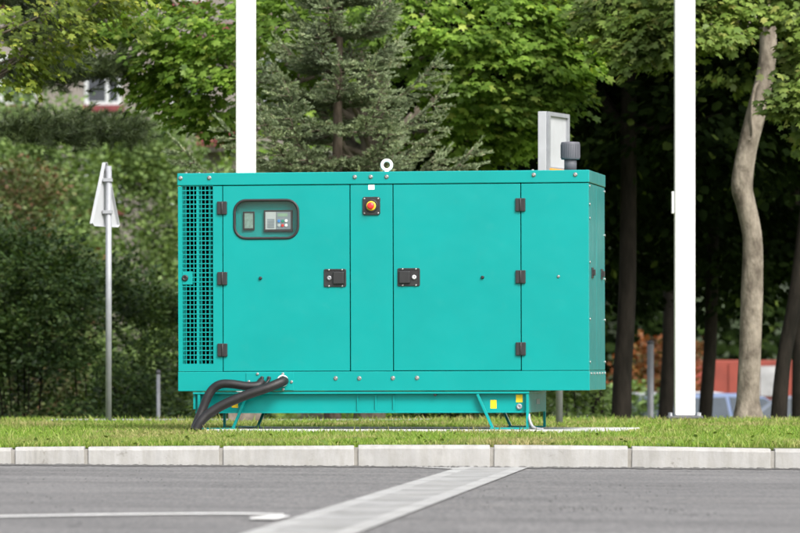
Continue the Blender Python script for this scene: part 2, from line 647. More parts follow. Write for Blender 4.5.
def build_kerb():
    rng = random.Random(5)
    mort = MB()
    for a, b in zip(joints[:-1], joints[1:]):
        Xa, Xb = (a - 400) * 32 / F, (b - 400) * 32 / F
        # iterate so that the joint lands on its photo column
        for _ in range(4):
            Xa = (a - 400) * kerb_y(Xa) / F; Xb = (b - 400) * kerb_y(Xb) / F
        pa = Vector((Xa, kerb_y(Xa), kerb_z(Xa))); pb = Vector((Xb, kerb_y(Xb), kerb_z(Xb)))
        d = (pb - pa); ln = d.length; ang = math.atan2(d.y, d.x)
        mb = MB()
        g = 0.013
        dz = rng.uniform(-0.002, 0.002)
        prof = [(0, ROAD_Z - 0.08), (0, -0.022), (0.014, 0.0), (0.15, 0.0), (0.15, ROAD_Z - 0.08)]
        mb.prism([(g, y, z) for y, z in prof], (ln - 2 * g, 0, 0))
        bmesh.ops.subdivide_edges(mb.bm, edges=[e for e in mb.bm.edges if abs(e.verts[0].co.x - e.verts[1].co.x) > .1], cuts=24)
        for v in mb.bm.verts:
            if v.co.z > -0.05 and v.co.y < 0.05:
                v.co += Vector((0, rng.uniform(-.0015, .0015), rng.uniform(-.002, .0018)))
        o = mb.build('kerb_stone', M['kerb'], bevel=0.005, seg=2)
        o.location = pa + Vector((0, 0, dz)); o.rotation_euler = (rng.uniform(-.012, .012), -math.atan2(d.z, math.hypot(d.x, d.y)), ang + rng.uniform(-.003, .003))
        tag(o, klabels.get(a, 'pale concrete kerb stone beyond the edge of the photo'), 'kerb stone', 'kerb stones along the lawn')
        mm = Matrix.Translation(pb) @ Matrix.Rotation(ang, 4, 'Z')
        mort.box(-0.018, 0.018, 0.010, 0.14, ROAD_Z - .05, -0.014, mat=mm)
    tag(mort.build('kerb_joint', M['mortar']), 'grey mortar in the joints between the kerb stones', 'mortar', kind='structure')


build_kerb()


def build_seam():
    rng = np.random.default_rng(3)
    mb = MB(); bm = mb.bm
    xs = np.arange(-5, 5, .012)
    wv = np.convolve(rng.random(len(xs)), np.ones(7) / 7, 'same')
    a = []; b = []
    for x, w in zip(xs, wv):
        y = kerb_y(x)
        a.append(bm.verts.new((x, y + .004, road_z(x) + .004 + .007 * rng.random())))
        b.append(bm.verts.new((x, y - .05 - .55 * max(0, w - .25) - .10 * rng.random(), road_z(x) + .003)))
    for i in range(len(xs) - 1):
        bm.faces.new((b[i], b[i + 1], a[i + 1], a[i]))
    grit = basic('kerb_grit', (0.080, 0.078, 0.074), 0.95, var=.5, scale=40, bump=.6, bscale=70)
    tag(mb.build('road_edge', grit), 'dark gritty asphalt edge sealed against the kerb', 'road edge', kind='structure')


build_seam()


def build_channel():
    # shallow concrete gutter let into the road, cut in segments
    a0, a1 = Vector((0.605, 32.1, 0)), Vector((-0.365, 19.65, 0))
    d = (a1 - a0).normalized(); side = Vector((-d.y, d.x, 0))
    mb = MB(); w = 0.215
    t = 0.0; k = 0
    prof = [(-w, 0.006), (-w + .11, 0.006), (-.02, -0.004 + .012), (.02, -0.004 + .012), (w - .11, 0.006), (w, 0.006)]
    prof = [(-w, 0.006), (-w + .09, 0.0065), (-.05, 0.0045), (.05, 0.0045), (w - .09, 0.0065), (w, 0.006)]
    while t < 34:
        seg = 0.98
        rows = []
        for s in (t + 0.012, t + seg):
            p = a0 + d * s
            rows.append([mb.bm.verts.new(p + side * x + Vector((0, 0, road_z(p.x + side.x * x) + z))) for x, z in prof])
        for i in range(len(prof) - 1):
            mb.bm.faces.new((rows[0][i], rows[0][i + 1], rows[1][i + 1], rows[1][i])).material_index = 0 if i in (0, 4) else 1
        t += 1.0; k += 1
    # flare against the kerb
    p = a0
    mb.poly([Vector((0.0, 31.98, road_z(0) + .004)), Vector((0.36, 31.3, road_z(.36) + .004)), Vector((0.40, 31.99, road_z(.4) + .004))])
    o = mb.build('drainage_channel', [M['channel'], M['channel_worn']])
    tag(o, 'pale concrete drainage channel crossing the road towards the kerb', 'drainage channel', kind='structure')
    # darker wheel-worn middle of the channel
    # painted line
    mb = MB()
    zz = 0.005
    ctr = [(-420, 521.5), (-200, 518.6), (0, 516.0), (80, 514.6), (150, 513.7), (205, 513.2), (245, 513.3), (284, 514.3)]
    up = [GR(x, y - 0.62, zz) for x, y in ctr]; dn = [GR(x, y + 0.62, zz) for x, y in ctr]
    us, ds = spline(up, 6), spline(dn, 6)
    v1 = [mb.bm.verts.new(p) for p in us]; v2 = [mb.bm.verts.new(p) for p in ds]
    for i in range(len(v1) - 1):
        mb.bm.faces.new((v1[i], v2[i], v2[i + 1], v1[i + 1]))
    mb.poly([GR(250, 517.2, zz + .003), GR(250.5, 518.8, zz + .003), GR(277, 518.9, zz + .003), GR(291, 515.6, zz + .003), GR(268, 515.2, zz + .003)])
    tag(mb.build('road_marking', M['marking']), 'white painted line with a pointed end on the asphalt', 'road marking', kind='structure')


build_channel()


def build_slab():
    mb = MB()
    a = G(205, 433.3, 0.008); b = G(612, 433.3, 0.008)
    c, s = math.cos(R(-8.5)), math.sin(R(-8.5))
    mm = Matrix.Translation((-0.02, 38.0, 0)) @ Matrix.Rotation(R(-8.5), 4, 'Z')
    mb.box(-1.40, 1.68, -0.28, 1.35, -0.1, 0.028, mat=mm)
    o = mb.build('concrete_pad', M['slab'], bevel=0.006)
    tag(o, 'flat concrete pad in the grass under the generator', 'concrete pad', kind='structure')
    # grey path behind the spruce
    mb = MB()
    mb.poly([(-3.2, 45.9, .004), (0.2, 45.9, .004), (0.3, 47.2, .004), (-3.2, 47.2, .004)])
    tag(mb.build('path', M['channel']), 'grey paved path crossing the lawn behind the generator', 'path', kind='structure')


build_slab()


def build_grit():  # added dark stones imitate pits in the road surface
    rng = np.random.default_rng(91)
    pts = []
    for px, py, sx, sy, n in ((580, 508, 40, 2.6, 46), (655, 509, 26, 2.4, 36), (700, 513, 20, 2, 14), (480, 498, 60, 8, 24), (620, 490, 90, 10, 30), (120, 480, 90, 8, 26), (60, 500, 60, 10, 16)):
        for _ in range(n):
            p = G(px + rng.normal(0, sx * .6), min(530, max(472, py + rng.normal(0, sy * .6))), ROAD_Z)
            pts.append((p.x, p.y, road_z(p.x) + .001))
    c = np.array(pts); n = len(c)
    tv = np.array([(1, 0, 0), (-1, .1, 0), (.1, 1, 0), (0, -1, .1), (0, 0, .7), (0, 0, -.6)], float)
    f = [(0, 2, 4), (2, 1, 4), (1, 3, 4), (3, 0, 4), (2, 0, 5), (1, 2, 5), (3, 1, 5), (0, 3, 5)]
    a = rng.uniform(0, 6.28, n)
    v = place(c, np.stack([np.cos(a), np.sin(a), 0 * a], 1), np.tile([0, 0, 1.], (n, 1)), rng.uniform(.002, .0055, n), tv)
    o = np_mesh('pit_grit', v, f, n, 6, basic('dark_grit', (0.03, 0.03, 0.03), 0.9, var=.3))
    tag(o, 'small dark stones standing in for pits in the asphalt', 'pit_grit', kind='stuff')


build_grit()


# =================================================================== GRASS
def build_grass():
    rng = np.random.default_rng(11)
    m, nt, out = new_mat('grass_blades')
    geo = nd(nt, 'ShaderNodeNewGeometry')
    fresh = ramp(nt, geo.outputs['Random Per Island'], [(0.0, (0.10, 0.20, 0.018)), (0.4, (0.165, 0.275, 0.028)), (0.78, (0.235, 0.335, 0.048)), (1.0, (0.36, 0.35, 0.12))])
    dry = ramp(nt, geo.outputs['Random Per Island'], [(0.0, (0.16, 0.19, 0.045)), (0.45, (0.30, 0.25, 0.10)), (1.0, (0.46, 0.38, 0.20))])
    pat = ramp(nt, noise(nt, 0.9, 5, 0.6, stretch=(1, .5, 1)), [(0.47, (0, 0, 0)), (0.66, (1, 1, 1))])
    c = mixc(nt, pat, fresh, dry)
    b = nd(nt, 'ShaderNodeBsdfPrincipled')
    b.inputs['Roughness'].default_value = 0.55
    b.inputs['Specular IOR Level'].default_value = 0.3
    nt.links.new(c, b.inputs['Base Color'])
    t = nd(nt, 'ShaderNodeBsdfTranslucent')
    nt.links.new(c, t.inputs['Color'])
    mx = nd(nt, 'ShaderNodeMixShader'); mx.inputs[0].default_value = 0.35
    nt.links.new(b.outputs[0], mx.inputs[1]); nt.links.new(t.outputs[0], mx.inputs[2])
    nt.links.new(mx.outputs[0], out.inputs[0])
    # blades: denser near the kerb
    N1, N2, N3 = 105000, 90000, 40000
    X = np.concatenate([rng.uniform(-4.3, 4.3, N1), rng.uniform(-4.6, 4.6, N2), rng.uniform(-7.5, 7.5, N3)])
    ky = np.array([kerb_y(x) for x in X])
    Y = np.concatenate([ky[:N1] + 0.15 + 4.2 * rng.random(N1) ** 1.25, ky[N1:N1 + N2] + 4 + 7.5 * rng.random(N2), ky[N1 + N2:] + 11 + 9 * rng.random(N3)])
    # clear the pad
    c_, s_ = math.cos(R(8.5)), math.sin(R(8.5))
    lx = (X + 0.02) * c_ - (Y - 38) * s_; ly = (X + 0.02) * s_ + (Y - 38) * c_
    on = (lx > -1.38) & (lx < 1.66) & (ly > -0.255) & (ly < 1.33)
    pathm = (X > -3.2) & (X < .3) & (Y > 45.9) & (Y < 47.2)
    k = ~(on | pathm)
    X, Y = X[k], Y[k]
    n = len(X)
    tuft = 0.5 + 0.5 * np.sin(X * 5.1 + 1.3 * np.sin(Y * 2.3)) * np.sin(Y * 3.7 + X * 1.9)
    h = 0.018 + 0.030 * rng.random(n) ** 1.4 + 0.020 * tuft * rng.random(n)
    far = Y > 36
    tall = rng.random(n) < 0.02
    h[tall] *= 1.7
    lean = rng.normal(0, 0.42, (n, 2)) * h[:, None]
    ang = rng.uniform(0, np.pi, n)
    w = 0.0018 + 0.0022 * rng.random(n) + np.where(far, 0.0015, 0)
    dx, dy = np.cos(ang) * w, np.sin(ang) * w
    Z = np.interp(Y, [0, 32, 47.5, 52, 60, 900], [0, -0.005, -0.005, -0.25, -1.50, -1.50]) - 0.004
    v = np.zeros((n, 5, 3))
    v[:, 0] = np.stack([X - dx, Y - dy, Z], 1)
    v[:, 1] = np.stack([X + dx, Y + dy, Z], 1)
    v[:, 2] = np.stack([X + dx * .8 + lean[:, 0] * .4, Y + dy * .8 + lean[:, 1] * .4, Z + h * .6], 1)
    v[:, 3] = np.stack([X - dx * .8 + lean[:, 0] * .4, Y - dy * .8 + lean[:, 1] * .4, Z + h * .6], 1)
    v[:, 4] = np.stack([X + lean[:, 0], Y + lean[:, 1], Z + h], 1)
    o = np_mesh('grass', v.reshape(-1, 3), [(0, 1, 2, 3), (3, 2, 4)], n, 5, m)
    tag(o, 'short mown grass with dry straw patches behind the kerb', 'grass', kind='stuff')
    # a few clover / weed leaves at the kerb edge and around the pad
    N = 500
    X = rng.uniform(-4, 4, N); Y = np.array([kerb_y(x) for x in X]) + 0.14 + rng.random(N) ** 2 * 5
    lx = (X + 0.02) * c_ - (Y - 38) * s_; ly = (X + 0.02) * s_ + (Y - 38) * c_
    k = ~((lx > -1.40) & (lx < 1.68) & (ly > -0.28) & (ly < 1.35))
    X, Y = X[k], Y[k]
    c = np.stack([X, Y, 0.01 + 0.03 * rng.random(len(X))], 1)
    v = place(c, rng.normal(0, 1, c.shape) * [1, 1, .4], np.array([0, 0, 1.]) + rng.normal(0, .4, c.shape), 0.018 + 0.02 * rng.random(len(X)), BROAD[0])
    wm = leaf_mat('weed_leaf', [(0, (0.07, 0.13, 0.02)), (1, (0.17, 0.24, 0.05))], 0.2)
    o = np_mesh('weeds', v, BROAD[1], len(X), len(BROAD[0]), wm)
    tag(o, 'tiny broad leaved weeds among the grass blades', 'weeds', kind='stuff')


build_grass()

# =================================================================== GENERATOR
TH = R(8.5)
CT, ST = math.cos(TH), math.sin(TH)
GY0 = 38.0
GX0 = (384 - 400) / F * GY0
ROLL = 0.0030
GW = 1.10           # depth


def gp(px, py, d=0.0):
    k = (px - 400) / F
    l = (k * (GY0 + d * CT) - GX0 - d * ST) / (CT + k * ST)
    Y = GY0 - l * ST + d * CT
    z = HC - (py - YH) * Y / F
    return l, z - l * ROLL


def gx(px, d=0.0): return gp(px, 280, d)[0]
def gz(py, px=384, d=0.0): return gp(px, py, d)[1]


def build_generator():
    root = empty('generator_set', (GX0, GY0, 0), (0, -ROLL, -TH))
    tag(root, 'turquoise steel generator set with louvred end and two doors on the concrete pad', 'generator')
    teal = M['teal']
    xl, xr = gx(178.5), gx(589.6)
    zt, zb = gz(171.6), gz(390.8)
    zr0 = gz(184.3)                 # underside of roof lip
    zr1 = gz(371.3)                 # top of base rail
    T = 0.028
    g = 0.0035

    def slab(name, px0, px1, z0, z1, y0=0.0, y1=T, bev=0.0025, mat=teal):
        return MB().box(gx(px0) + g, gx(px1) - g, y0, y1, z0 + g, z1 - g).build(name, mat, root, bevel=bev)

    # core: solid black stands in for the shaded inside
    MB().box(xl + .03, xr - .03, 0.085, GW - .03, zb + .02, zt - .03).build('dark_core', M['dark'], root)
    mb = MB()
    # dark seals behind the panel joints; their black also stands for gap shade
    for px in (223.4, 350.6, 393.6, 521.4):
        mb.box(gx(px) - .012, gx(px) + .012, T + .004, .083, zr1 + .01, zr0 - .01)
    mb.box(gx(216), xr - .03, T + .005, .083, zr1 - .010, zr1 + .014)
    mb.box(gx(216), xr - .03, T + .005, .083, zr0 - .014, zr0 + .010)
    mb.build('gasket', M['dark'], root)
    # roof: lid with a folded lip, side lips
    mb = MB()
    mb.box(xl - .004, xr + .004, -0.006, GW + .006, zr0 + g * .6, zt)
    roof = mb.build('roof', teal, root, bevel=0.006, seg=3)
    # base rail
    mb = MB()
    mb.box(xl - .002, xr + .002, -0.004, GW + .004, zb, zr1)
    rail = mb.build('base_rail', teal, root, bevel=0.004)
    # bottom return flange of the rail
    # plain panels
    slab('body_panel', 350.6, 393.6, zr1, zr0)
    slab('body_panel', 521.4, 589.6, zr1, zr0)
    # louvred end: panel with opening
    p0, p1 = gx(178.5) + .001, gx(223.4) - g
    o0, o1 = gx(182.6), gx(213.6)
    q0, q1 = gz(364.2, 200), gz(185.9, 200)
    mb = MB()
    mb.box(p0, o0, 0, T, zr1 + g, zr0 - g); mb.box(o1, p1, 0, T, zr1 + g, zr0 - g)
    mb.box(o0, o1, 0.0005, T, zr1 + g, q0)
    if zr0 - g > q1: mb.box(o0, o1, 0.0005, T, q1, zr0 - g)
    gpn = mb.build('grille_panel', teal, root)
    mb = MB()
    nc, nr = 8, 39
    for i in range(nc + 1):
        x = o0 + (o1 - o0) * i / nc
        w = .0026 if i != 4 else .009
        mb.box(x - w, x + w, .006, .013, q0, q1)
    for j in range(nr + 1):
        z = q0 + (q1 - q0) * j / nr
        mb.box(o0, o1, .0045, .0115, z - .0034, z + .0034)
    mb.build('grille', teal, gpn)
    mb = MB()
    mb.box(o0 - .01, gx(184.9), .030, .060, q0 - .01, q1 + .01)
    mb.box(gx(197.8), gx(200.0), .030, .072, q0 - .01, q1 + .01)
    mb.box(gx(209.8), gx(210.9), .034, .070, q0 - .01, q1 + .01)
    mb.build('baffle', teal, gpn)
    mb = MB()
    mb.box(gx(182.8), gx(193.0), .0005, .0040, gz(284.5, 190), gz(271.5, 190))
    mb.build('lock_plate', teal, gpn, bevel=.001)
    mb = MB()
    mb.lathe([(.024, 0), (.024, .008), (.018, .012), (.010, .012), (.009, .006)], (gx(185.6), .0005, gz(278, 186)), 20, axis='y')
    mb.build('lock', M['black'], gpn)

    # doors -------------------------------------------------------
    def rrect(cx, cz, w, h, r, k=6):
        pts = []
        for qx, qz, a0 in ((1, 1, 0), (-1, 1, 90), (-1, -1, 180), (1, -1, 270)):
            for i in range(k + 1):
                a = R(a0 + 90 * i / k)
                pts.append((cx + qx * (w / 2 - r) + r * math.cos(a), cz + qz * (h / 2 - r) + r * math.sin(a)))
        return pts

    d0, d1 = gx(223.4) + g, gx(350.6) - g
    e0, e1 = zr1 + g + .002, zr0 - g
    wc = (gx(267.0), gz(219.2, 267)); ww = gx(299.0) - gx(235.0); wh = gz(200.0, 267) - gz(238.4, 267)
    inner = rrect(wc[0], wc[1], ww, wh, .088)
    K = len(inner) // 4
    mb = MB(); bm = mb.bm
    outer = []
    mid = K // 2
    corners = [(d1, e1), (d0, e1), (d0, e0), (d1, e0)]
    for q in range(4):
        cx, cz = corners[q]
        for i in range(K):
            ix, iz = inner[q * K + i]
            if i == mid: outer.append((cx, cz))
            elif (i < mid) == (q in (0, 2)): outer.append((cx, iz))
            else: outer.append((ix, cz))
    loops = {}
    for nm, pts, y in (('fi', inner, 0), ('fo', outer, 0), ('bi', inner, T), ('bo', outer, T)):
        loops[nm] = [bm.verts.new((x, y, z)) for x, z in pts]
    n = len(inner)
    for i in range(n):
        j = (i + 1) % n
        for a, b in (('fi', 'fo'), ('bo', 'bi'), ('bi', 'fi'), ('fo', 'bo')):
            bm.faces.new((loops[a][i], loops[a][j], loops[b][j], loops[b][i]))
    bmesh.ops.remove_doubles(bm, verts=bm.verts[:], dist=1e-5)
    door1 = mb.build('door', teal, root)
    tag(door1, 'turquoise door with the round cornered instrument window')
    door2 = slab('door', 393.6, 521.4, zr1 + .002, zr0)
    tag(door2, 'plain turquoise door without a window')

    # window: rubber surround, pane, instruments behind
    mb = MB()
    sec = [(-.007, .004), (-.007, -.006), (-.003, -.010), (.008, -.010), (.012, -.006), (.012, .004)]
    rings = []
    for s, y in sec:
        rings.append([bm2 for bm2 in rrect(wc[0], wc[1], ww + 2 * (s - .004), wh + 2 * (s - .004), .088 + s - .004)])
    bmv = [[mb.bm.verts.new((x, y, z)) for x, z in ring] for (s, y), ring in zip(sec, rings)]
    for a in range(len(sec)):
        b = (a + 1) % len(sec)
        for i in range(n):
            j = (i + 1) % n
            f = mb.bm.faces.new((bmv[a][i], bmv[a][j], bmv[b][j], bmv[b][i])); f.smooth = True
    mb.build('window_surround', M['rubber'], door1)
    mb = MB()
    mb.prism([(x, .004, z) for x, z in rrect(wc[0], wc[1], ww + .002, wh + .002, .088)], (0, .004, 0))
    mb.build('window_pane', M['glass'], door1)
    mb = MB()
    mb.box(wc[0] - ww / 2 - .02, wc[0] + ww / 2 + .02, .060, .080, wc[1] - wh / 2 - .02, wc[1] + wh / 2 + .02)
    board = mb.build('instrument_board', teal, root)
    z_ = lambda py: gz(py, 270)
    yb = .060
    mb = MB(); mb.box(gx(242.6), gx(254.0), yb - .018, yb, z_(229.8), z_(211.2)); mb.build('meter_case', M['black'], board, bevel=.003)
    mb = MB(); mb.box(gx(244.2), gx(252.6), yb - .020, yb - .0185, z_(228), z_(213)); mb.build('meter_face', M['meter'], board)
    mb = MB(); mb.box(gx(263.6), gx(292.2), yb - .022, yb, z_(231.6), z_(210.0)); mb.build('controller', M['black'], board, bevel=.003)
    mb = MB(); mb.box(gx(265.2), gx(275.8), yb - .025, yb - .0225, z_(229.2), z_(211.8)); mb.build('controller_cover', M['silver'], board)
    mb = MB()
    for k in range(9):
        zz = z_(219.2 + k * 1.05)
        mb.box(gx(267), gx(274.2), yb - .0265, yb - .0252, zz - .0024, zz + .0024)
    mb.build('speaker_slots', M['grey_panel'], board)
    mb = MB(); mb.box(gx(276.2), gx(290.4), yb - .0248, yb - .0225, z_(229.2), z_(211.8)); mb.build('keypad', M['grey_panel'], board)
    mb = MB(); mb.box(gx(277.6), gx(287.4), yb - .0265, yb - .0250, z_(216.4), z_(213.4)); mb.build('display', M['lcd'], board)
    for px, py, mk in ((278.8, 221, 'blue'), (282.6, 221, 'green'), (286.0, 220.8, 'white'), (278.8, 225.3, 'silver'), (282.4, 225.5, 'red'), (286.0, 225.3, 'white')):
        mb = MB(); mb.lathe([(.0115, 0), (.0115, .004), (.0095, .006)], (gx(px), yb - .0245, z_(py)), 14, axis='y'); mb.build('button', M[mk], board)

    # hinges
    def hinge(door, px, py):
        x, z = gx(px), gz(py, px)
        mb = MB()
        hw, hh = .037, .049
        mb.box(x - hw, x - .004, -.016, .004, z - hh, z + hh)
        mb.box(x + .004, x + hw, -.016, .004, z - hh, z + hh)
        mb.cyl((x, -.014, z - hh), (x, -.014, z + hh), .0085, n=12)
        o = mb.build('hinge', M['black'], door, bevel=.004)
    for py in (208, 278.5, 350): hinge(door1, 222.9, py)
    for py in (204.8, 276.8, 348.8): hinge(door2, 521.2, py)

    # latches
    def latch(door, px, py, s):
        x, z = gx(px), gz(py, px)
        hw, hh = .085, .068
        mb = MB()
        r = rrect(x, z, 2 * hw, 2 * hh, .012, 3)
        mb.prism([(a, -.004, b) for a, b in r], (0, .010, 0))
        mb.build('latch_plate', M['black'], door, bevel=.002)
        mb = MB()   # raised rim
        mb.box(x - hw + .004, x + hw - .004, -.0085, -.0035, z + hh - .012, z + hh - .003)
        mb.box(x - hw + .004, x + hw - .004, -.0085, -.0035, z - hh + .003, z - hh + .012)
        mb.box(x - hw + .003, x - hw + .012, -.0085, -.0035, z - hh + .012, z + hh - .012)
        mb.box(x + hw - .012, x + hw - .003, -.0085, -.0035, z - hh + .012, z + hh - .012)
        mb.build('latch_rim', M['black'], door, bevel=.001)
        mb = MB()
        a, b = sorted((x + s * .070, x - s * .012))
        mb.box(a, b, -.026, -.0042, z - .046, z + .046)
        mb.build('paddle', M['black'], door, bevel=.006, seg=3)
        mb = MB(); mb.lathe([(.017, 0), (.017, .010), (.013, .013), (.004, .013), (.003, .009)], (x - s * .042, -.0042, z), 18, axis='y')
        mb.build('lock_cylinder', M['silver'] if s < 0 else M['galv'], door)
        for dx in (-.045, .055):
            for dz in (-hh + .0075, hh - .0075):
                mb = MB()
                mb.lathe([(.0075, 0), (.007, .003), (.004, .0045)], (x + dx, -.0085, z + dz), 10, axis='y')
                mb.build('screw', M['steel'], door)
    latch(door1, 335.5, 278.0, 1)
    latch(door2, 409.2, 277.2, -1)
    for d, px, py in ((door1, 261, 278.2), (door2, 483, 277.3)):
        mb = MB(); mb.lathe([(.013, 0), (.012, .010), (.007, .016)], (gx(px), 0, gz(py, px)), 16, axis='y'); mb.build('door_buffer', M['black'], d)

    # emergency stop
    x, z = gx(372.2), gz(206, 372)
    mb = MB(); mb.prism([(a, -.012, b) for a, b in rrect(x, z, .132, .136, .016, 4)], (0, .014, 0))
    es = mb.build('emergency_stop', M['black'], root, bevel=.003)
    mb = MB(); mb.lathe([(.050, 0), (.050, .003), (.046, .005)], (x, -.012, z), 28, axis='y'); mb.build('backing_ring', M['rubber'], es)
    mb = MB(); mb.lathe([(.036, 0), (.036, .006), (.031, .009)], (x, -.0165, z), 28, axis='y'); mb.build('yellow_collar', M['estop_yellow'], es)
    mb = MB(); mb.lathe([(.016, 0), (.016, .014), (.026, .018), (.026, .028), (.021, .034), (.010, .036)], (x, -.025, z), 24, axis='y'); mb.build('red_mushroom', M['red'], es)
    for dx in (-.052, .052):
        for dz in (-.054, .054):
            mb = MB(); mb.lathe([(.0075, 0), (.007, .003), (.004, .005)], (x + dx, -.012, z + dz), 10, axis='y'); mb.build('screw', M['steel'], es)
    mb = MB(); mb.box(gx(369.0), gx(375.2), -.0008, .001, gz(189.6, 372), gz(184.9, 372)); mb.build('white_sticker', M['white'], root)

    # bolts
    bm_ = MB(); bm_.lathe([(.0160, 0), (.0160, .003), (.0115, .0035), (.0115, .009), (.009, .011)], (0, 0, 0), 6 * 3, axis='y')
    proto = bm_.build('bolt', M['steel'], root)
    bm_ = MB(); bm_.lathe([(.011, 0), (.0105, .006), (.007, .008)], (0, 0, 0), 12, axis='y')
    small = bm_.build('bolt', M['steel'], root)
    used = {}

    def bolt(src, px, py, y=0.0, rotz=0, loc=None):
        o = src if src not in used else src.copy()
        if src in used: COL.objects.link(o); o.parent = root
        used[src] = 1
        o.location = loc if loc else (gx(px), y, gz(py, px))
        o.rotation_euler = (0, 0, rotz)
    for px, py in ((181.5, 178.2), (210.2, 177.9), (355.7, 177.0), (371.6, 176.9), (387.5, 176.8), (534.7, 174.9), (576.2, 174.6)):
        bolt(proto, px, py, -.006)
    for px, py in ((336, 378.2), (359.6, 378.2), (393.2, 378), (417.4, 377.8)):
        bolt(proto, px, py, -.004)
    for px, py in ((249.3, 381.6), (258, 373.9), (283.4, 373.9), (292, 381.8), (283.6, 389.2)):
        bolt(small, px, py, -.010)
    bolt(small, 559.0, 276.4, -.0)
    # side panel, flush bolts along its edges
    mb = MB()
    sz1, sz0 = zr0 - g, zr1 + g
    mb.box(xr - .028, xr - .002, .030, .52, sz0, sz1)
    mb.box(xr - .028, xr - .002, .527, GW - .004, sz0, sz1)
    sp = mb.build('end_panel', teal, root, bevel=.0025)
    mb = MB()
    mb.box(xl + .001, xl + .029, T + .002, GW - .004, sz0, sz1)
    mb.build('end_panel', teal, root, bevel=.0025)
    mb = MB()
    mb.box(xl + .03, xr - .03, GW - .029, GW - .003, sz0, sz1)
    mb.build('rear_panel', teal, root, bevel=.0025)
    for py in (186, 204, 218, 262, 319, 362):
        bolt(small, 0, 0, rotz=R(90), loc=(xr - .002, .045, gz(py, 589)))
    for py in (187, 232, 277, 319, 362):
        bolt(small, 0, 0, rotz=R(90), loc=(xr - .002, GW - .03, gz(py, 589)))
    for k in range(6):
        bolt(small, 0, 0, rotz=R(90), loc=(xr + .002, .09 + k * .19, gz(373.6, 589)))
    for py in (188, 232, 275, 320, 362):
        bolt(small, 0, 0, rotz=R(-90), loc=(xl + .001, .06, gz(py, 179)))
    for px in (186, 199, 213):
        o = small.copy(); COL.objects.link(o); o.parent = root
        o.location = (gx(px), .04, zt); o.rotation_euler = (R(90), 0, 0); o.rotation_euler = (R(-90), 0, 0)
    for px in (533, ):
        o = small.copy(); COL.objects.link(o); o.parent = root
        o.location = (gx(px), .03, zt); o.rotation_euler = (R(-90), 0, 0)
    for y in (.22, .86):
        mb = MB()
        mb.box(xr - .003, xr + .006, y - .05, y + .05, gz(277.5, 589), gz(267, 589))
        mb.box(xr + .004, xr + .022, y - .02, y + .03, gz(275, 589), gz(269, 589))
        mb.build('end_latch', M['black'], root, bevel=.002)
    # rooftop: lifting eye, stack
    x, z = gx(387.5, .55), gz(165.2, 387, .55)
    mb = MB()
    ring = [(x + .0365 * math.cos(a), .55, z + .0365 * math.sin(a)) for a in np.linspace(0, 2 * math.pi, 33)]
    mb.tube(ring, .0125, 10, cap=False)
    mb.lathe([(.03, zt), (.03, zt + .008), (.016, zt + .014), (.014, z - .033)], (x, .55, 0), 20)
    mb.build('lifting_eye', M['eye'], root)
    d = .55
    x = gx(571.2, d)
    a = lambda py: gz(py, 571, d)
    rw = (gx(580.6, d) - gx(561.8, d)) / 2
    mb = MB()
    mb.lathe([(rw * 1.12, zt - .002), (rw * 1.12, zt + .010), (rw * .72, zt + .012)], (x, d, 0), 28)
    st = mb.build('exhaust_stack', M['stack'], root)
    mb = MB(); mb.lathe([(rw * .66, zt + .008), (rw * .66, a(157))], (x, d, 0), 24); mb.build('neck', M['stack'], st)
    mb = MB()
    mb.lathe([(rw * .95, a(159.6)), (rw, a(158.8)), (rw, a(143.4)), (rw * .95, a(142.2)), (rw * .4, a(141.8))], (x, d, 0), 32)
    for k in range(26):     # fine ribs of the silencer cap
        an = k * 2 * math.pi / 26
        mb.box(-.003, .003, -rw - .003, -rw + .004, a(158), a(144.2), mat=Matrix.Translation((x, d, 0)) @ Matrix.Rotation(an, 4, 'Z'))
    mb.build('rain_cap', M['stack'], st)

    # fuel tank base (set back a little from the canopy face)
    D = .05
    t0, t1 = gx(195.5, D), gx(529.5, D)
    z1_, z0_ = zb - .006, gz(412.8, 384, D)
    DW = GW - .10
    mb = MB()
    mb.box(t0, t1, D, D + DW, z0_, z1_ - .016)
    tank = mb.build('fuel_tank', teal, root, bevel=.003)
    mb = MB()
    mb.box(t0 - .010, t1 + .004, .001, D + DW + .02, z1_ - .016, z1_ - .001)     # top flange
    mb.box(t0, t1, D - .010, D - .001, z0_ - .001, z0_ + .010)
    mb.build('tank_flange', teal, tank, bevel=.0015)
    mb = MB()
    mb.box(t0 - .012, t0 + .006, D - .024, D + .03, gz(409, 200, D), z1_ - .014)
    mb.build('end_plate', teal, tank)
    # fork pocket frame
    mb = MB()
    b0, b1 = gx(358, D), gx(394, D)
    zz0, zz1 = gz(410.6, 376, D), gz(394.6, 376, D)
    for xx in (b0, (b0 + b1) / 2, b1):
        mb.box(xx - .005, xx + .005, D - .012, D - .001, zz0, zz1)
    mb.box(b0 - .004, b1 + .004, D - .010, D - .0015, zz0 - .005, zz0 + .005)
    mb.box(b0 - .004, b1 + .004, D - .010, D - .0015, zz1 - .004, zz1 + .003)
    mb.build('pocket_frame', teal, tank)
    for px, py, w, h in ((235, 405, 6.2, 5.4), (493.6, 404.2, 6.2, 8.6), (519.4, 398.4, 6.6, 7.6)):
        mb = MB(); mb.box(gx(px - w / 2, D), gx(px + w / 2, D), D - .0015, D - .0002, gz(py + h / 2, px, D), gz(py - h / 2, px, D))
        mb.build('warning_sticker', M['yellow'], tank)
    mb = MB(); mb.lathe([(.022, 0), (.022, .010), (.016, .013), (.006, .013), (.005, .008)], (gx(519.4, D), D, gz(406.5, 519, D)), 20, axis='y')
    mb.build('filler_cap', M['galv'], tank)
    mb = MB(); mb.box(t1 - .001, t1 + .003, D + .42, D + .62, z0_ + .06, z1_ - .06); mb.build('data_plate', M['galv'], tank)
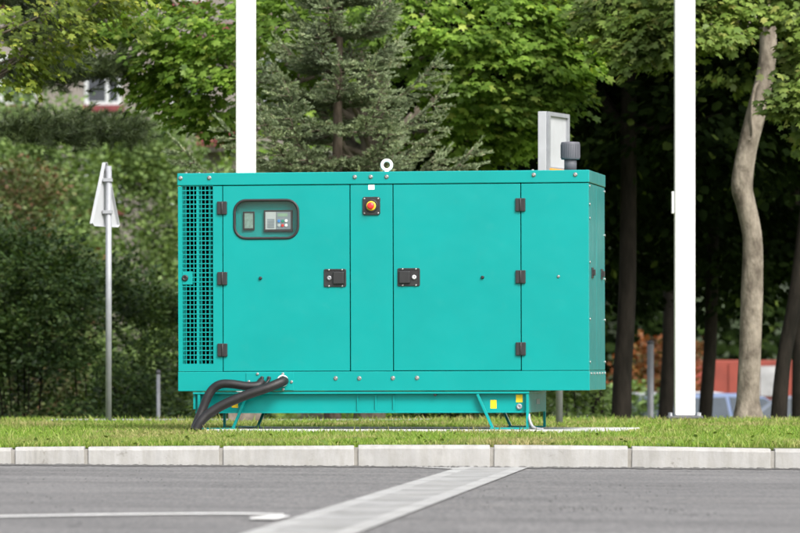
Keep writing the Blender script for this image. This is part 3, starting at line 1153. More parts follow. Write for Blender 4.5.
    mb = MB(); mb.lathe([(.012, 0), (.012, .02), (.006, .022)], (gx(436, D), D - .022, gz(394.5, 436, D)), 12, axis='y'); mb.build('plug', M['black'], tank)

    # feet: trapezoid flat-bar frames, front and rear at each end
    def foot(dy, top_in, bot_in, bot_out, zt_slant, side):
        mb = MB()
        xo = bot_out
        zf = .038
        mb.bar((top_in, dy, zt_slant), (bot_in, dy, zf), .020, .030)
        mb.bar((xo, dy, z1_ - .02), (xo, dy, zf), .020, .030)
        a, b = sorted((bot_in - side * .008, xo))
        mb.box(a - .01, b + .01, dy - .020, dy + .022, .0285, .040)
        mb.build('foot_frame', teal, root, bevel=.002)
    xi_t, xi_b, xo = gx(478.2, D), gx(493.2, D), gx(528.2, D)
    ls_t, ls_b, lo = gx(246.5, D), gx(234.0, D), gx(200, D)
    for dy in (D - .032, D + DW + .02):
        foot(dy, xi_t, xi_b, xo, z1_ - .02, 1)
        foot(dy, ls_t, ls_b, lo, z1_ - .05, -1)
    # earth strap
    mb = MB()
    pts = [(gx(529.5, D), D - .03, gz(414, 529, D)), (gx(530.5, D), D - .05, gz(420, 530, D)), (gx(534, D), D - .07, gz(426.5, 530, D)), (gx(540, D), D - .09, .030), (gx(545, D), D - .10, .026)]
    mb.tube(spline(pts, 8), .011, 8)
    mb.build('earth_strap', M['galv'], root)
    # cable gland plate
    mb = MB(); mb.box(gx(246.5), gx(294), -.0105, -.003, gz(390.3, 270), gz(372.7, 270)); gl = mb.build('gland_plate', teal, root, bevel=.002)
    mb = MB(); mb.lathe([(.044, 0), (.044, .010), (.040, .014), (.037, .014), (.037, .004)], (gx(283.2), -.0105, gz(380.8, 283)), 28, axis='y'); mb.build('gland_ring', M['white'], gl)
    for px in (262.6, 269.6):
        mb = MB()
        mb.lathe([(.014, 0), (.014, .02), (.009, .022)], (gx(px), -.0105, gz(378, px)), 14, axis='y')
        mb.build('gland', M['black'], gl)
    return root


GEN = build_generator()
GM = Matrix.Translation((GX0, GY0, 0)) @ Matrix.Rotation(-TH, 4, 'Z') @ Matrix.Rotation(-ROLL, 4, 'Y')


def build_hoses():
    def hp(px, py, y):
        l, z = gp(px, py, y)
        return GM @ Vector((l, y, z))

    def hose(pts, r, label):
        mb = MB()
        sp = spline([hp(*p) for p in pts], 14)
        mb.tube(sp, r, 18)
        o = mb.build('cable_hose', M['hose'])
        return tag(o, label, 'hose', 'black hoses and cables leaving the generator')
    hose([(284.4, 380.8, -.01), (281.5, 382.0, -.07), (268, 387.6, -.12), (245, 395.5, -.15), (223, 405, -.17), (208, 414.5, -.19), (200, 422.5, -.21), (195.5, 430.5, -.22)], .036,
         'thick black hose running straight from the white ring down to the grass')
    hose([(262, 381.6, -.02), (258, 385.4, -.06), (247, 386.0, -.08), (232, 384.0, -.09), (221, 384.2, -.09), (213, 389.0, -.09), (207.5, 397.5, -.10), (203.2, 408, -.11), (199, 418, -.13), (194.5, 429.5, -.16)], .033,
         'thick black hose arching over before dropping to the grass')
    hose([(269.6, 378, -.03), (268.6, 380.6, -.05), (265.5, 384.0, -.065), (261, 388, -.06)], .0105, 'thin black cable nearest the white ring, passing behind the straight hose')
    hose([(262.6, 378, -.03), (261.8, 380.5, -.045), (261.2, 383.5, -.05), (259, 387, -.05)], .0105, 'thin black cable just above the arched hose')


build_hoses()


# =================================================================== POLES, SIGNS
def build_poles():
    def pole(cx, w, Y, label):
        X = (cx - 400) * Y / F
        wd = w * Y / F
        z0 = ground_z(Y)
        root = empty('white_pole', (X, Y, z0), (0, 0, R(0)))
        tag(root, label, 'pole', 'tall white square poles behind the generator')
        h = wd / 2
        mb = MB(); mb.box(-h, h, -h, h, .046, 9.5); mb.build('shaft', M['pole_white'], root, bevel=.016, seg=4)
        mb = MB(); mb.box(-h * 1.72, h * 1.72, -h * 1.7, h * 1.7, .022, .046); mb.build('base_plate', M['stack'], root, bevel=.004)
        for sx in (-1, 1):
            for sy in (-1, 1):
                mb = MB(); mb.cyl((sx * h * 1.42, sy * h * 1.4, -.02), (sx * h * 1.42, sy * h * 1.4, .075), .012, n=10)
                mb.build('anchor_bolt', M['galv'], root)
        mb = MB(); mb.box(-h, h, -h, h, 9.502, 9.52); mb.build('cap', M['pole_white'], root)
        return root, h
    r, h = pole(246, 19.6, 45.4, 'tall white square pole rising behind the left door of the generator')
    mb = MB(); mb.box(-.155, .155, -.16, .16, -.05, .10); mb.build('footing', M['footing'], r, bevel=.012)
    r, h = pole(684.6, 20.2, 46.4, 'tall white square pole standing free on the grass right of the generator')
    k = 46.4 / F
    mb = MB(); mb.box(-h - .026, -h - .001, -.06, .06, HC + (YH - 213) * k, HC + (YH - 191) * k); mb.build('cleat_box', M['pole_white'], r, bevel=.004)


build_poles()


def build_signs():
    # triangular sign, seen edge-on from behind
    Y = 43.5; k = Y / F
    X = (108.6 - 400) * k
    root = empty('road_sign', (X, Y, 0))
    tag(root, 'triangular traffic sign seen nearly edge on, white on a thin grey post', 'road sign')
    mb = MB(); mb.cyl((0, 0, -.02), (0, 0, HC + (YH - 166) * k), .026, n=16); mb.build('post', M['galv'], root)
    zt, zb = HC + (YH - 162.6) * k, HC + (YH - 226.5) * k
    ang = R(66)
    mm = Matrix.Translation((-.042, .018, 0)) @ Matrix.Rotation(ang, 4, 'Z')
    W = .25
    mb = MB()
    def tri(w, s): return [(-w, 0, zb + s), (-w + .03, 0, zb), (w - .03, 0, zb), (w, 0, zb + s), (.016, 0, zt), (-.016, 0, zt)]
    mb.prism([mm @ Vector((x, 0, z)) for x, _, z in tri(W, .02)], mm.to_3x3() @ Vector((0, .006, 0)))
    plate = mb.build('sign_plate', M['alu'], root)
    mb = MB()    # folded brim
    o = tri(W, .02)
    for i in range(6):
        a, b = Vector(o[i]), Vector(o[(i + 1) % 6])
        mb.bar(mm @ (a + Vector((0, -.013, 0))), mm @ (b + Vector((0, -.013, 0))), .004, .026, up=mm.to_3x3() @ Vector((0, 1, 0)))
    mb.build('brim', M['alu'], root)
    for py in (180, 212):
        z = HC + (YH - py) * k
        mb = MB()
        mb.box(-.05, .034, -.034, .036, z - .014, z + .014)
        mb.build('clamp', M['galv'], root)

    # box sign behind the generator
    Y = 42.6; k = Y / F
    root = empty('box_sign', ((556 - 400) * k, Y, ground_z(Y)))
    tag(root, 'grey flat cased sign seen from its narrow edge, behind the exhaust stack', 'sign')
    mb = MB(); mb.cyl(((559.5 - 556) * k, .05, 0), ((559.5 - 556) * k, .05, HC + (YH - 168) * k), .030, n=16); mb.build('post', M['galv'], root)
    z1, z0 = HC + (YH - 112.5) * k, HC + (YH - 171.5) * k
    mm = Matrix.Translation(((541 - 556) * k, -.29, 0)) @ Matrix.Rotation(R(70), 4, 'Z')
    mb = MB(); mb.box(0, .57, -.036, .036, z0, z1, mat=mm); case = mb.build('case', M['alu'], root, bevel=.004)
    mb = MB()
    t = .035
    for a, b, c, d in ((0.002, .568, z1 - t, z1 - .002), (0.002, .568, z0 + .002, z0 + t), (0.002, t + .02, z0 + t, z1 - t), (.568 - t, .568, z0 + t, z1 - t)):
        mb.box(a, b, -.058, -.0362, c, d, mat=mm)
    mb.build('face_frame', M['galv'], root)
    mb = MB(); mb.box(.03, .40, -.062, -.0585, z0 + .004, z0 + .022, mat=mm); mb.build('orange_strip', M['orange'], root)

    # thin grey posts far back
    for px, top, Y, nm in ((650.5, 344, 62, 'thin grey post standing among the trees left of the right white pole'), (158.5, 374, 57, 'short grey post half hidden in the bushes left of the generator')):
        k = Y / F; z0 = ground_z(Y)
        root = empty('grey_post', ((px - 400) * k, Y, z0)); tag(root, nm, 'post')
        mb = MB(); mb.cyl((0, 0, 0), (0, 0, HC + (YH - top) * k - z0), .040 if px > 300 else .022, n=14); mb.build('post', M['galv'], root)
        mb = MB(); mb.lathe([(.045 if px > 300 else .025, 0), (.045 if px > 300 else .025, .03), (.012, .05)], (0, 0, HC + (YH - top) * k - z0), 14); mb.build('cap', M['stack'], root)


build_signs()

# =================================================================== TREES
M['bark_spruce'] = bark_mat('spruce_bark', (0.075, 0.058, 0.042), (0.19, 0.155, 0.12), 14)
M['bark_plane'] = bark_mat('plane_bark', (0.085, 0.070, 0.055), (0.27, 0.235, 0.19), 8, (1, 1, .55), 1.0)
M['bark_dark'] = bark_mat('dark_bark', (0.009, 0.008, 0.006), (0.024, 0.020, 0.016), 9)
M['bark_maple'] = bark_mat('maple_bark', (0.07, 0.058, 0.045), (0.17, 0.145, 0.115), 10)
M['leaf_maple'] = leaf_mat('leaf_maple', [(0, (0.1121, 0.2183, 0.0354)), (0.5, (0.1829, 0.3186, 0.0543)), (0.9, (0.2537, 0.4012, 0.0779)), (1, (0.3658, 0.4602, 0.1062))], 0.5, cl_scale=1.6, cl_amt=.5)
M['leaf_yellow'] = leaf_mat('leaf_yellow', [(0, (0.102, 0.156, 0.0312)), (0.5, (0.18, 0.258, 0.048)), (0.85, (0.252, 0.33, 0.06)), (1, (0.396, 0.42, 0.084))], 0.5, cl_scale=1.6, cl_amt=.5)
M['leaf_plane'] = leaf_mat('leaf_plane', [(0, (0.092, 0.1552, 0.0345)), (0.5, (0.1552, 0.2357, 0.0598)), (0.9, (0.2185, 0.299, 0.0862)), (1, (0.3335, 0.345, 0.1265))], 0.45, cl_scale=1.6, cl_amt=.5)
M['leaf_shaded'] = leaf_mat('leaf_shaded', [(0, (0.006, 0.012, 0.004)), (0.7, (0.014, 0.026, 0.007)), (0.95, (0.026, 0.046, 0.012)), (1, (0.09, 0.13, 0.03))], 0.25, rough=.8, spec=0.03)  # near-black: the shade of the wood is put into the leaf colour
M['leaf_hedge'] = leaf_mat('leaf_hedge', [(0, (0.022, 0.052, 0.016)), (0.5, (0.050, 0.100, 0.028)), (1, (0.105, 0.165, 0.048))], 0.28, cl_scale=1.5, cl_amt=.45)
M['leaf_olive'] = leaf_mat('leaf_olive', [(0, (0.10, 0.175, 0.056)), (0.5, (0.165, 0.255, 0.085)), (1, (0.22, 0.310, 0.115))], 0.35, cl_scale=1.2)
M['leaf_rust'] = leaf_mat('rust_leaves', [(0, (0.09, 0.13, 0.045)), (0.65, (0.13, 0.165, 0.06)), (0.85, (0.15, 0.09, 0.05)), (1, (0.18, 0.075, 0.045))], 0.25)
M['leaf_orange'] = leaf_mat('leaf_orange', [(0, (0.05, 0.09, 0.02)), (0.3, (0.16, 0.08, 0.025)), (0.7, (0.22, 0.075, 0.03)), (1, (0.28, 0.11, 0.04))], 0.3, tcol=(1, .7, .4))
M['needle_spruce'] = leaf_mat('needle_spruce', [(0, (0.105, 0.150, 0.076)), (0.35, (0.185, 0.245, 0.132)), (0.80, (0.29, 0.36, 0.215)), (0.95, (0.38, 0.43, 0.28)), (1, (0.24, 0.17, 0.09))], 0.15, rough=0.6, cl_scale=2.5, cl_amt=0.25, tcol=(1, 1, .8))
M['needle_pine'] = leaf_mat('needle_pine', [(0, (0.026, 0.044, 0.016)), (0.6, (0.052, 0.080, 0.030)), (1, (0.09, 0.12, 0.048))], 0.15, cl_scale=2, tcol=(1, 1, .8))


def build_spruce():
    rng = np.random.default_rng(21)
    Y = 47.2; k = Y / F
    X0 = (333 - 400) * k
    lean = (338 - 331) * k / 3.9
    root = empty('spruce_tree', (X0, Y, ground_z(Y)))
    tag(root, 'blue green spruce right behind the generator, needles on tiered boughs', 'tree')
    H = 4.72
    mb = MB()
    ax = lambda z: Vector((lean * z, 0, z))
    zs = np.linspace(-.05, H, 24)
    mb.tube([ax(z) + Vector((rng.normal(0, .006), rng.normal(0, .006), 0)) for z in zs], [.075 * (1 - z / H) ** .8 + .006 for z in np.clip(zs, 0, H)], 12)
    sh_p, sh_d, sh_l = [], [], []     # shoots: base, direction, length

    def shoots_along(pts, dirside, dens, lmin, lmax):
        for i in range(len(pts) - 1):
            a, b = pts[i], pts[i + 1]
            seg = (b - a)
            nn = max(1, int(seg.length * dens + rng.random()))
            for q in range(nn):
                t = rng.random()
                sd = 1 if rng.random() < .5 else -1
                d = seg.normalized() * (0.75 + .35 * rng.random()) + dirside * sd * (0.45 + .5 * rng.random()) + Vector((0, 0, rng.normal(.06, .14)))
                sh_p.append(a + seg * t); sh_d.append(d.normalized()); sh_l.append(rng.uniform(lmin, lmax))
        sh_p.append(pts[-1]); sh_d.append((pts[-1] - pts[-2]).normalized()); sh_l.append(lmax)

    z = 0.45
    az = 0.3
    while z < H - .25:
        nb = 7
        frac = (z - .4) / (H - .4)
        for q in range(nb):
            az += 2 * math.pi / 6.7 + rng.normal(0, .25)
            zz = z + rng.uniform(-.035, .035)
            Lr = (1.16 * min(1.05, max(0, (H - zz) / (H - 2.5))) ** 1.15 + .10) * rng.uniform(.62, 1.12)
            if zz < 1.0: Lr *= .75
            d = Vector((math.cos(az), math.sin(az), 0)); sd = Vector((-d.y, d.x, 0))
            rise = rng.uniform(-.05, .07) + .20 * frac
            pts = []
            for t in np.linspace(0, 1, 9):
                r = t * Lr
                pts.append(ax(zz) + d * r + sd * (rng.normal(0, .012)) + Vector((0, 0, Lr * (rise * t - .16 * math.sin(t * 3.0) + .20 * t ** 3))))
            mb.tube(pts, list(np.linspace(.013, .003, 9)), 6)
            shoots_along(pts[1:], sd, 40, .07, .14)
            # side branchlets
            for t in np.arange(.12, .98, .07):
                i = int(t * 8); p = pts[i].lerp(pts[min(8, i + 1)], t * 8 - i)
                for s in (-1, 1):
                    if rng.random() < .12: continue
                    l2 = Lr * .40 * (1 - t * .72) * rng.uniform(.6, 1.25)
                    dd = (d * .8 + sd * s * .8 + Vector((0, 0, rng.normal(.0, .07)))).normalized()
                    bp = [p + dd * (l2 * u) + Vector((0, 0, l2 * (-.20 * u + .20 * u * u))) for u in np.linspace(0, 1, 5)]
                    mb.tube(bp, list(np.linspace(.005, .002, 5)), 4, cap=False)
                    shoots_along(bp[1:], dd.cross(Vector((0, 0, 1))), 40, .06, .12)
        z += .285
    mb.build('trunk', M['bark_spruce'], root)
    # needles round each shoot
    p = np.array([tuple(v) for v in sh_p]); d = np.array([tuple(v) for v in sh_d]); l = np.array(sh_l)
    n = len(p); per = 44
    u = np.linspace(.02, 1.0, per)[None, :] * np.ones((n, 1))
    an = rng.uniform(0, 2 * np.pi, (n, per))
    up = np.tile(np.array([0, 0, 1.0]), (n, 1)) + rng.normal(0, .05, (n, 3))
    a = unit(np.cross(d, up)); b = np.cross(a, d)
    rad = a[:, None, :] * np.cos(an)[..., None] + b[:, None, :] * np.sin(an)[..., None]
    c = p[:, None, :] + d[:, None, :] * (u * l[:, None])[..., None]
    tip = d[:, None, :] * 1.05 + rad * .8 + np.array([0, 0, .15])
    nr = np.cross(tip, rng.normal(0, 1, tip.shape))
    tv = np.array([(0, -.11, 0), (0, .11, 0), (.6, .10, 0), (1, 0, 0), (.6, -.10, 0)])
    sz = rng.uniform(.022, .034, n * per)
    v = place(c.reshape(-1, 3), tip.reshape(-1, 3), nr.reshape(-1, 3), sz, tv)
    # single islands per shoot colour is set by needle; keep needles separate
    np_mesh('crown', v, [(0, 1, 2, 3, 4)], n * per, 5, M['needle_spruce'], root)
    # dead brown twigs by the trunk carried in the trunk mesh
    return root


build_spruce()


def ell_clumps(rng, c, R_, n, r, zmin=None, shell=.55):
    out = []
    while len(out) < n:
        d = rng.normal(0, 1, 3); d /= np.linalg.norm(d)
        rad = shell + (1 - shell) * rng.random()
        q = np.array(c) + d * rad * np.array(R_)
        if zmin is not None and q[2] < zmin: continue
        out.append((tuple(q), r * rng.uniform(.75, 1.25)))
    return out


def limbs_to(rng, start_pts, clumps, count, r0=.05):
    out = []
    idx = rng.permutation(len(clumps))[:count]
    for i in idx:
        e = Vector(clumps[i][0])
        s = Vector(start_pts[rng.integers(len(start_pts))])
        m = s.lerp(e, .5) + Vector((rng.normal(0, .1), rng.normal(0, .1), -.12 * (e - s).length + .1))
        out.append(([s, s.lerp(m, .5) + Vector((0, 0, .05)), m, e], r0, .010))
    return out


def px_clump(px, py, Y, r, base):
    v = P(px, py, Y)
    return ((v.x - base[0], v.y - base[1], v.z - base[2]), r)


def build_maples():
    # ---- centre maple: trunk behind the generator, crown over both sides
    rng = np.random.default_rng(31)
    Y = 50.2; k = Y / F
    base = ((369 - 400) * k, Y, ground_z(Y))
    root = empty('maple_tree', base)
    tag(root, 'bright green maple behind the spruce, its trunk hidden by the generator', 'tree')
    cl = []
    # in-frame foliage masses (photo position, distance, radius)
    for px, py, yy, r in ((158, 85, 46.8, .28), (190, 98, 46.5, .30), (172, 60, 46.3, .34), (215, 75, 46.2, .36), (140, 30, 47, .36), (190, 25, 46.2, .42), (230, 30, 46.2, .4),
                          (275, 20, 46.4, .45), (310, 60, 47.2, .4), (285, 95, 47.2, .36), (300, -10, 46.4, .5), (225, 118, 46.8, .22), (350, 20, 46.6, .45),
                          (395, 10, 45.9, .5), (430, 30, 45.9, .45), (470, 25, 45.6, .45), (430, 75, 46.4, .4), (475, 70, 45.7, .42), (515, 45, 45.6, .42), (545, 60, 45.6, .38),
                          (505, 95, 45.8, .38), (470, 110, 46.2, .36), (528, 100, 45.8, .26), (555, 85, 45.7, .28), (500, 130, 46.2, .3), (475, 145, 46.6, .26), (550, 20, 45.8, .42),
                          (590, 15, 46.0, .36), (580, 45, 46.0, .26), (525, 130, 46.2, .22), (440, 130, 46.8, .28), (510, 5, 45.6, .45)):
        cl.append(px_clump(px, py, yy + 3.0, r * .86, base))
    vis = list(cl)
    cl += ell_clumps(rng, (-.2, 2.0, 5.9), (3.2, 2.4, 2.4), 44, .60, zmin=3.7, shell=.35)
    make_crown('crown', rng, cl, 29, .27, 23, .080, M['leaf_maple'], root, (0, 0, 4.2))
    tops = [(0, 0, 2.2), (.05, .05, 2.7), (-.05, 0, 3.0), (.1, 0, 3.6)]
    make_wood('trunk', [(0, 0, -.05), (.02, 0, .8), (-.03, .02, 1.7), (.02, .05, 2.7), (.1, 0, 4), (.1, .1, 6)], [.165, .14, .13, .115, .085, .03],
              limbs_to(rng, tops, vis, 20, .035) + limbs_to(rng, tops, cl[len(vis):], 16, .06), M['bark_maple'], root)

    # ---- yellow-green maple at the upper left, trunk outside the frame
    rng = np.random.default_rng(33)
    Y = 45.0
    base = (P(-150, 0, Y).x, Y, ground_z(Y))
    root = empty('maple_tree', base)
    tag(root, 'yellow green tree reaching in at the upper left corner of the photo', 'tree')
    cl = []
    for px, py, yy, r in ((20, 20, 44.4, .38), (55, 10, 44.4, .36), (88, 12, 44.6, .30), (52, 40, 44.6, .24), (25, 55, 44.4, .26), (112, -8, 44.6, .28), (5, 75, 44.6, .20), (-20, 30, 44.5, .45), (75, -20, 44.5, .4)):
        cl.append(px_clump(px, py, yy, r, base))
    vis = list(cl)
    cl += ell_clumps(rng, (-.5, 1.3, 5.2), (2.0, 1.9, 1.8), 18, .6, zmin=3.5, shell=.4)
    make_crown('crown', rng, cl, 14, .28, 20, .066, M['leaf_yellow'], root, (0, 0, 4.0))
    tops = [(0, 0, 2.4), (.05, .05, 2.9), (0.1, 0, 3.3)]
    make_wood('trunk', [(0, 0, -.05), (.03, 0, .8), (0, .02, 1.8), (.06, .03, 3.0), (.0, 0, 5)], [.14, .12, .11, .09, .03],
              limbs_to(rng, tops, vis, 7, .03) + limbs_to(rng, tops, cl[len(vis):], 8, .05), M['bark_maple'], root)

    # ---- plane tree with the pale crooked trunk on the right
    rng = np.random.default_rng(35)
    Y = 50.0; k = Y / F
    base = ((752 - 400) * k, Y, ground_z(Y))
    root = empty('plane_tree', base)
    tag(root, 'plane tree with a pale crooked trunk right of the right white pole', 'tree')

    def tp(px, py): v = P(px, py, Y); return (v.x - base[0], 0, v.z - base[2])
    trunk = [tp(748.5, 424), tp(748, 400), tp(750.5, 340), tp(752, 290), tp(752.5, 240), tp(746, 205), tp(742, 185), tp(747, 150), tp(757, 110), tp(766, 70), tp(768, 30), tp(762, -40), tp(757, -120)]
    rad = [w * k / 2 for w in (29, 24.5, 24, 23, 22, 21.5, 22.5, 22, 20.5, 19, 18, 16, 9)]
    cl = []
    for px, py, yy, r in ((640, 10, 47.5, .40), (618, 12, 47.6, .30), (660, 35, 47.3, .30), (640, 45, 47.4, .18), (705, 15, 47.3, .36), (722, -5, 47.4, .28), (706, 32, 47.2, .18), (800, 6, 47.6, .30),
                          (806, 82, 47.2, .17), (806, 106, 47.2, .15), (825, 50, 47.3, .28), (802, 95, 47.1, .10), (680, 0, 47.4, .4), (775, -45, 47.6, .42), (832, 125, 47.4, .24), (820, 0, 47.3, .45)):
        cl.append(px_clump(px, py, yy, r, base))
    vis = list(cl)
    cl += ell_clumps(rng, (-.1, 3.0, 6.2), (3.8, 3.2, 2.3), 84, .75, zmin=3.9, shell=.3)
    make_crown('crown', rng, cl, 31, .30, 22, .082, M['leaf_plane'], root, (0, 0, 4.4))
    tops = [tp(768, 28), tp(767, 8), tp(764, -20), tp(762, -40), tp(760, -70)]
    limbs = limbs_to(rng, tops, vis, 4, .03) + limbs_to(rng, tops[2:], cl[len(vis):], 12, .06)
    s = tp(764, 82)
    limbs.append(([s, (s[0] - .09, -.08, s[2] - .05), (s[0] - .13, -.12, s[2] - .28), (s[0] - .12, -.12, s[2] - .52), (s[0] - .16, -.14, s[2] - .58)], .020, .008))
    rad = [q * f for q, f in zip(rad, (1.25, .95, .92, .97, .90, .93, .98, .90, .97, .92, .95, 1.0, 1.0))]
    make_wood('trunk', trunk, rad, limbs, M['bark_plane'], root, n=18)


build_maples()


def build_woods():
    """shady trees under and behind the plane tree"""
    specs = [  # px of trunk foot, Y, trunk px widths, lean px at top, crown seed, label
        (621, 55.0, 19, 8, 41, 'shady dark tree just right of the generator with a slightly leaning black trunk'),
        (599, 60.0, 13, -10, 42, 'shady dark tree whose trunk shows at the lower right corner of the generator'),
        (776, 54.0, 15, 42, 43, 'shady dark tree with a black trunk leaning right beside the pale plane trunk'),
        (703, 63.0, 14, 12, 44, 'shady dark tree hidden partly by the right white pole'),
        (520, 62.0, 18, 5, 45, 'shady dark tree behind the middle right of the generator'),
        (850, 60.0, 18, -6, 46, 'shady dark tree beyond the right edge of the photo'),
        (665, 70.0, 16, 6, 47, 'shady dark tree deep in the wood near the thin grey post'),
        (800, 70.0, 15, -8, 48, 'shady dark tree deep in the wood at the right edge of the photo')]
    for px, Y, w, ln, seed, label in specs:
        rng = np.random.default_rng(seed)
        k = Y / F
        gz0 = ground_z(Y)
        base = ((px - 400) * k, Y, gz0)
        root = empty('shade_tree', base)
        tag(root, label, 'tree', 'dark trees of the shady wood')
        dx = ln * k
        h = 3.4 - gz0
        trunk = [(0, 0, -.1), (dx * .15, 0, h * .25), (dx * .45 + .03, 0, h * .5), (dx, 0, h), (dx * 1.3, .1, h + 2.5), (dx * 1.3, .1, h + 5)]
        r = w * k / 2
        ctr = (dx, .4, h + 2.2)
        cl = ell_clumps(rng, ctr, (3.0, 2.8, 2.9), 62, .8, zmin=h - .9, shell=.3)
        # low skirts of leaves hanging behind the trunk line
        cl += [((rng.uniform(-2, 2), rng.uniform(.6, 2.4), rng.uniform(3.1, h + .4)), .6) for _ in range(12)]
        make_crown('crown', rng, cl, 34, .42, 15, .11, M['leaf_shaded'], root, (0, 0, h), tmpl=BROAD, tilt=.5)
        tops = [(dx * .9, 0, h * .9), (dx * 1.1, 0, h + .6), (dx * 1.2, 0, h + 1.4)]
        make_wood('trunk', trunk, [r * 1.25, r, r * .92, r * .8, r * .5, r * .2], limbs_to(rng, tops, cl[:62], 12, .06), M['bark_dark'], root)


build_woods()


def build_pine():
    rng = np.random.default_rng(51)
    Y = 49.0
    base = (P(-210, 0, Y).x, Y, ground_z(Y))
    root = empty('pine_tree', base)
    tag(root, 'dark pine whose long boughs reach in from the left edge above the road sign', 'tree')
    k = Y / F
    loc = lambda px, py, y=Y: tuple(P(px, py, y) - Vector(base))
    limbs = []
    tp_, td = [], []
    boughs = [[loc(-205, 150), loc(-90, 135), loc(0, 128), loc(60, 126, 48.7), loc(135, 128, 48.5)],
              [loc(-205, 90), loc(-90, 78), loc(0, 72, 49.4), loc(60, 68, 49.5), loc(118, 66, 49.5)],
              [loc(-205, 20), loc(-120, 0), loc(-40, -15), loc(20, -20)],
              [loc(-205, 50), loc(-90, 36), loc(0, 30, 49.8), loc(60, 28, 50.2), loc(125, 34, 50.4)],
              [loc(-205, 10), loc(-90, 4), loc(0, 0, 49.8), loc(60, 2, 50.2), loc(110, 6, 50.4)],
              [loc(-205, 120), loc(-280, 105), loc(-340, 100)], [loc(-205, 40), loc(-290, 20), loc(-350, 10)], [loc(-205, -40), loc(-240, -70), loc(-300, -80)]]
    for bi, b in enumerate(boughs):
        limbs.append((b, .045, .010))
        sp = spline(b, 10)
        n = len(sp)
        for i in range(int(n * .52), n):
            for _ in range(30):
                t = (i / n - .52) / .48
                wv = .24 * (.35 + .65 * math.sin(min(1, t * 1.2 + .1) * math.pi * .85))
                off = Vector((rng.normal(0, .06), rng.normal(0, wv * 1.1), rng.normal(-.03, wv * .36)))
                tp_.append(tuple(sp[i] + off))
                td.append((rng.normal(.5, .5), rng.normal(0, .5), rng.normal(.25, .4)))
    mk = make_wood('trunk', [(0, 0, -.05), (.03, 0, 1.5), (0, .02, 3), (.05, 0, 5.5)], [.16, .13, .10, .03], limbs, M['bark_dark'], root)
    p = np.array(tp_); d = unit(np.array(td)); n = len(p); per = 60
    t = rng.normal(0, .55, (n, per, 3)) + d[:, None, :]
    c = p[:, None, :] + d[:, None, :] * (rng.random((n, per, 1)) * .10)
    tv = np.array([(0, -.030, 0), (0, .030, 0), (1, 0, 0)])
    v = place(c.reshape(-1, 3), t.reshape(-1, 3), np.cross(t, rng.normal(0, 1, t.shape)).reshape(-1, 3), rng.uniform(.06, .10, n * per), tv)
    np_mesh('crown', v, [(0, 1, 2)], n * per, 3, M['needle_pine'], root)


build_pine()


def bush(rng, name, px, Y, half, top, leaf, mat, label, group, nleaf=9, per=30, ncl=20, tmpl=OVAL, depth=1.0, cr=.30, cat='shrub', floor_py=None):
    """bush round photo column px at distance Y; half width and top row in photo pixels"""
    k = Y / F
    z0 = ground_z(Y)
    base = ((px - 400) * k, Y, z0)
    root = empty(name, base)
    tag(root, label, cat, group)
    H = HC + (YH - top) * k - z0
    W = half * k
    cl = []
    for _ in range(ncl):
        u = rng.uniform(-1, 1); v = rng.uniform(0, 1) ** .8; dd = rng.uniform(-1, 1)
        env = math.sqrt(max(.02, 1 - (max(0, v - .25) / .8) ** 2.2))
        cl.append(((u * W * env, dd * depth * env, .12 + v * (H - cr * .9)), cr * rng.uniform(.7, 1.25)))
    make_crown('foliage', rng, cl, per, cr * .9, nleaf, leaf, mat, root, (0, 0, H * .3), tmpl=tmpl, tilt=.6, droop=.3)
    st = []
    for i in range(7):
        e = Vector(cl[i][0]); s = Vector((e.x * .25, e.y * .25, -.05))
        st.append(([s, s.lerp(e, .5) + Vector((0, 0, .1)), e], .018, .006))
    mb = MB()
    for pts, r0, r1 in st:
        sp = spline(pts, 4); mb.tube(sp, list(np.linspace(r0, r1, len(sp))), 5)
    mb.build('stems', M['bark_dark'], root)
    return root


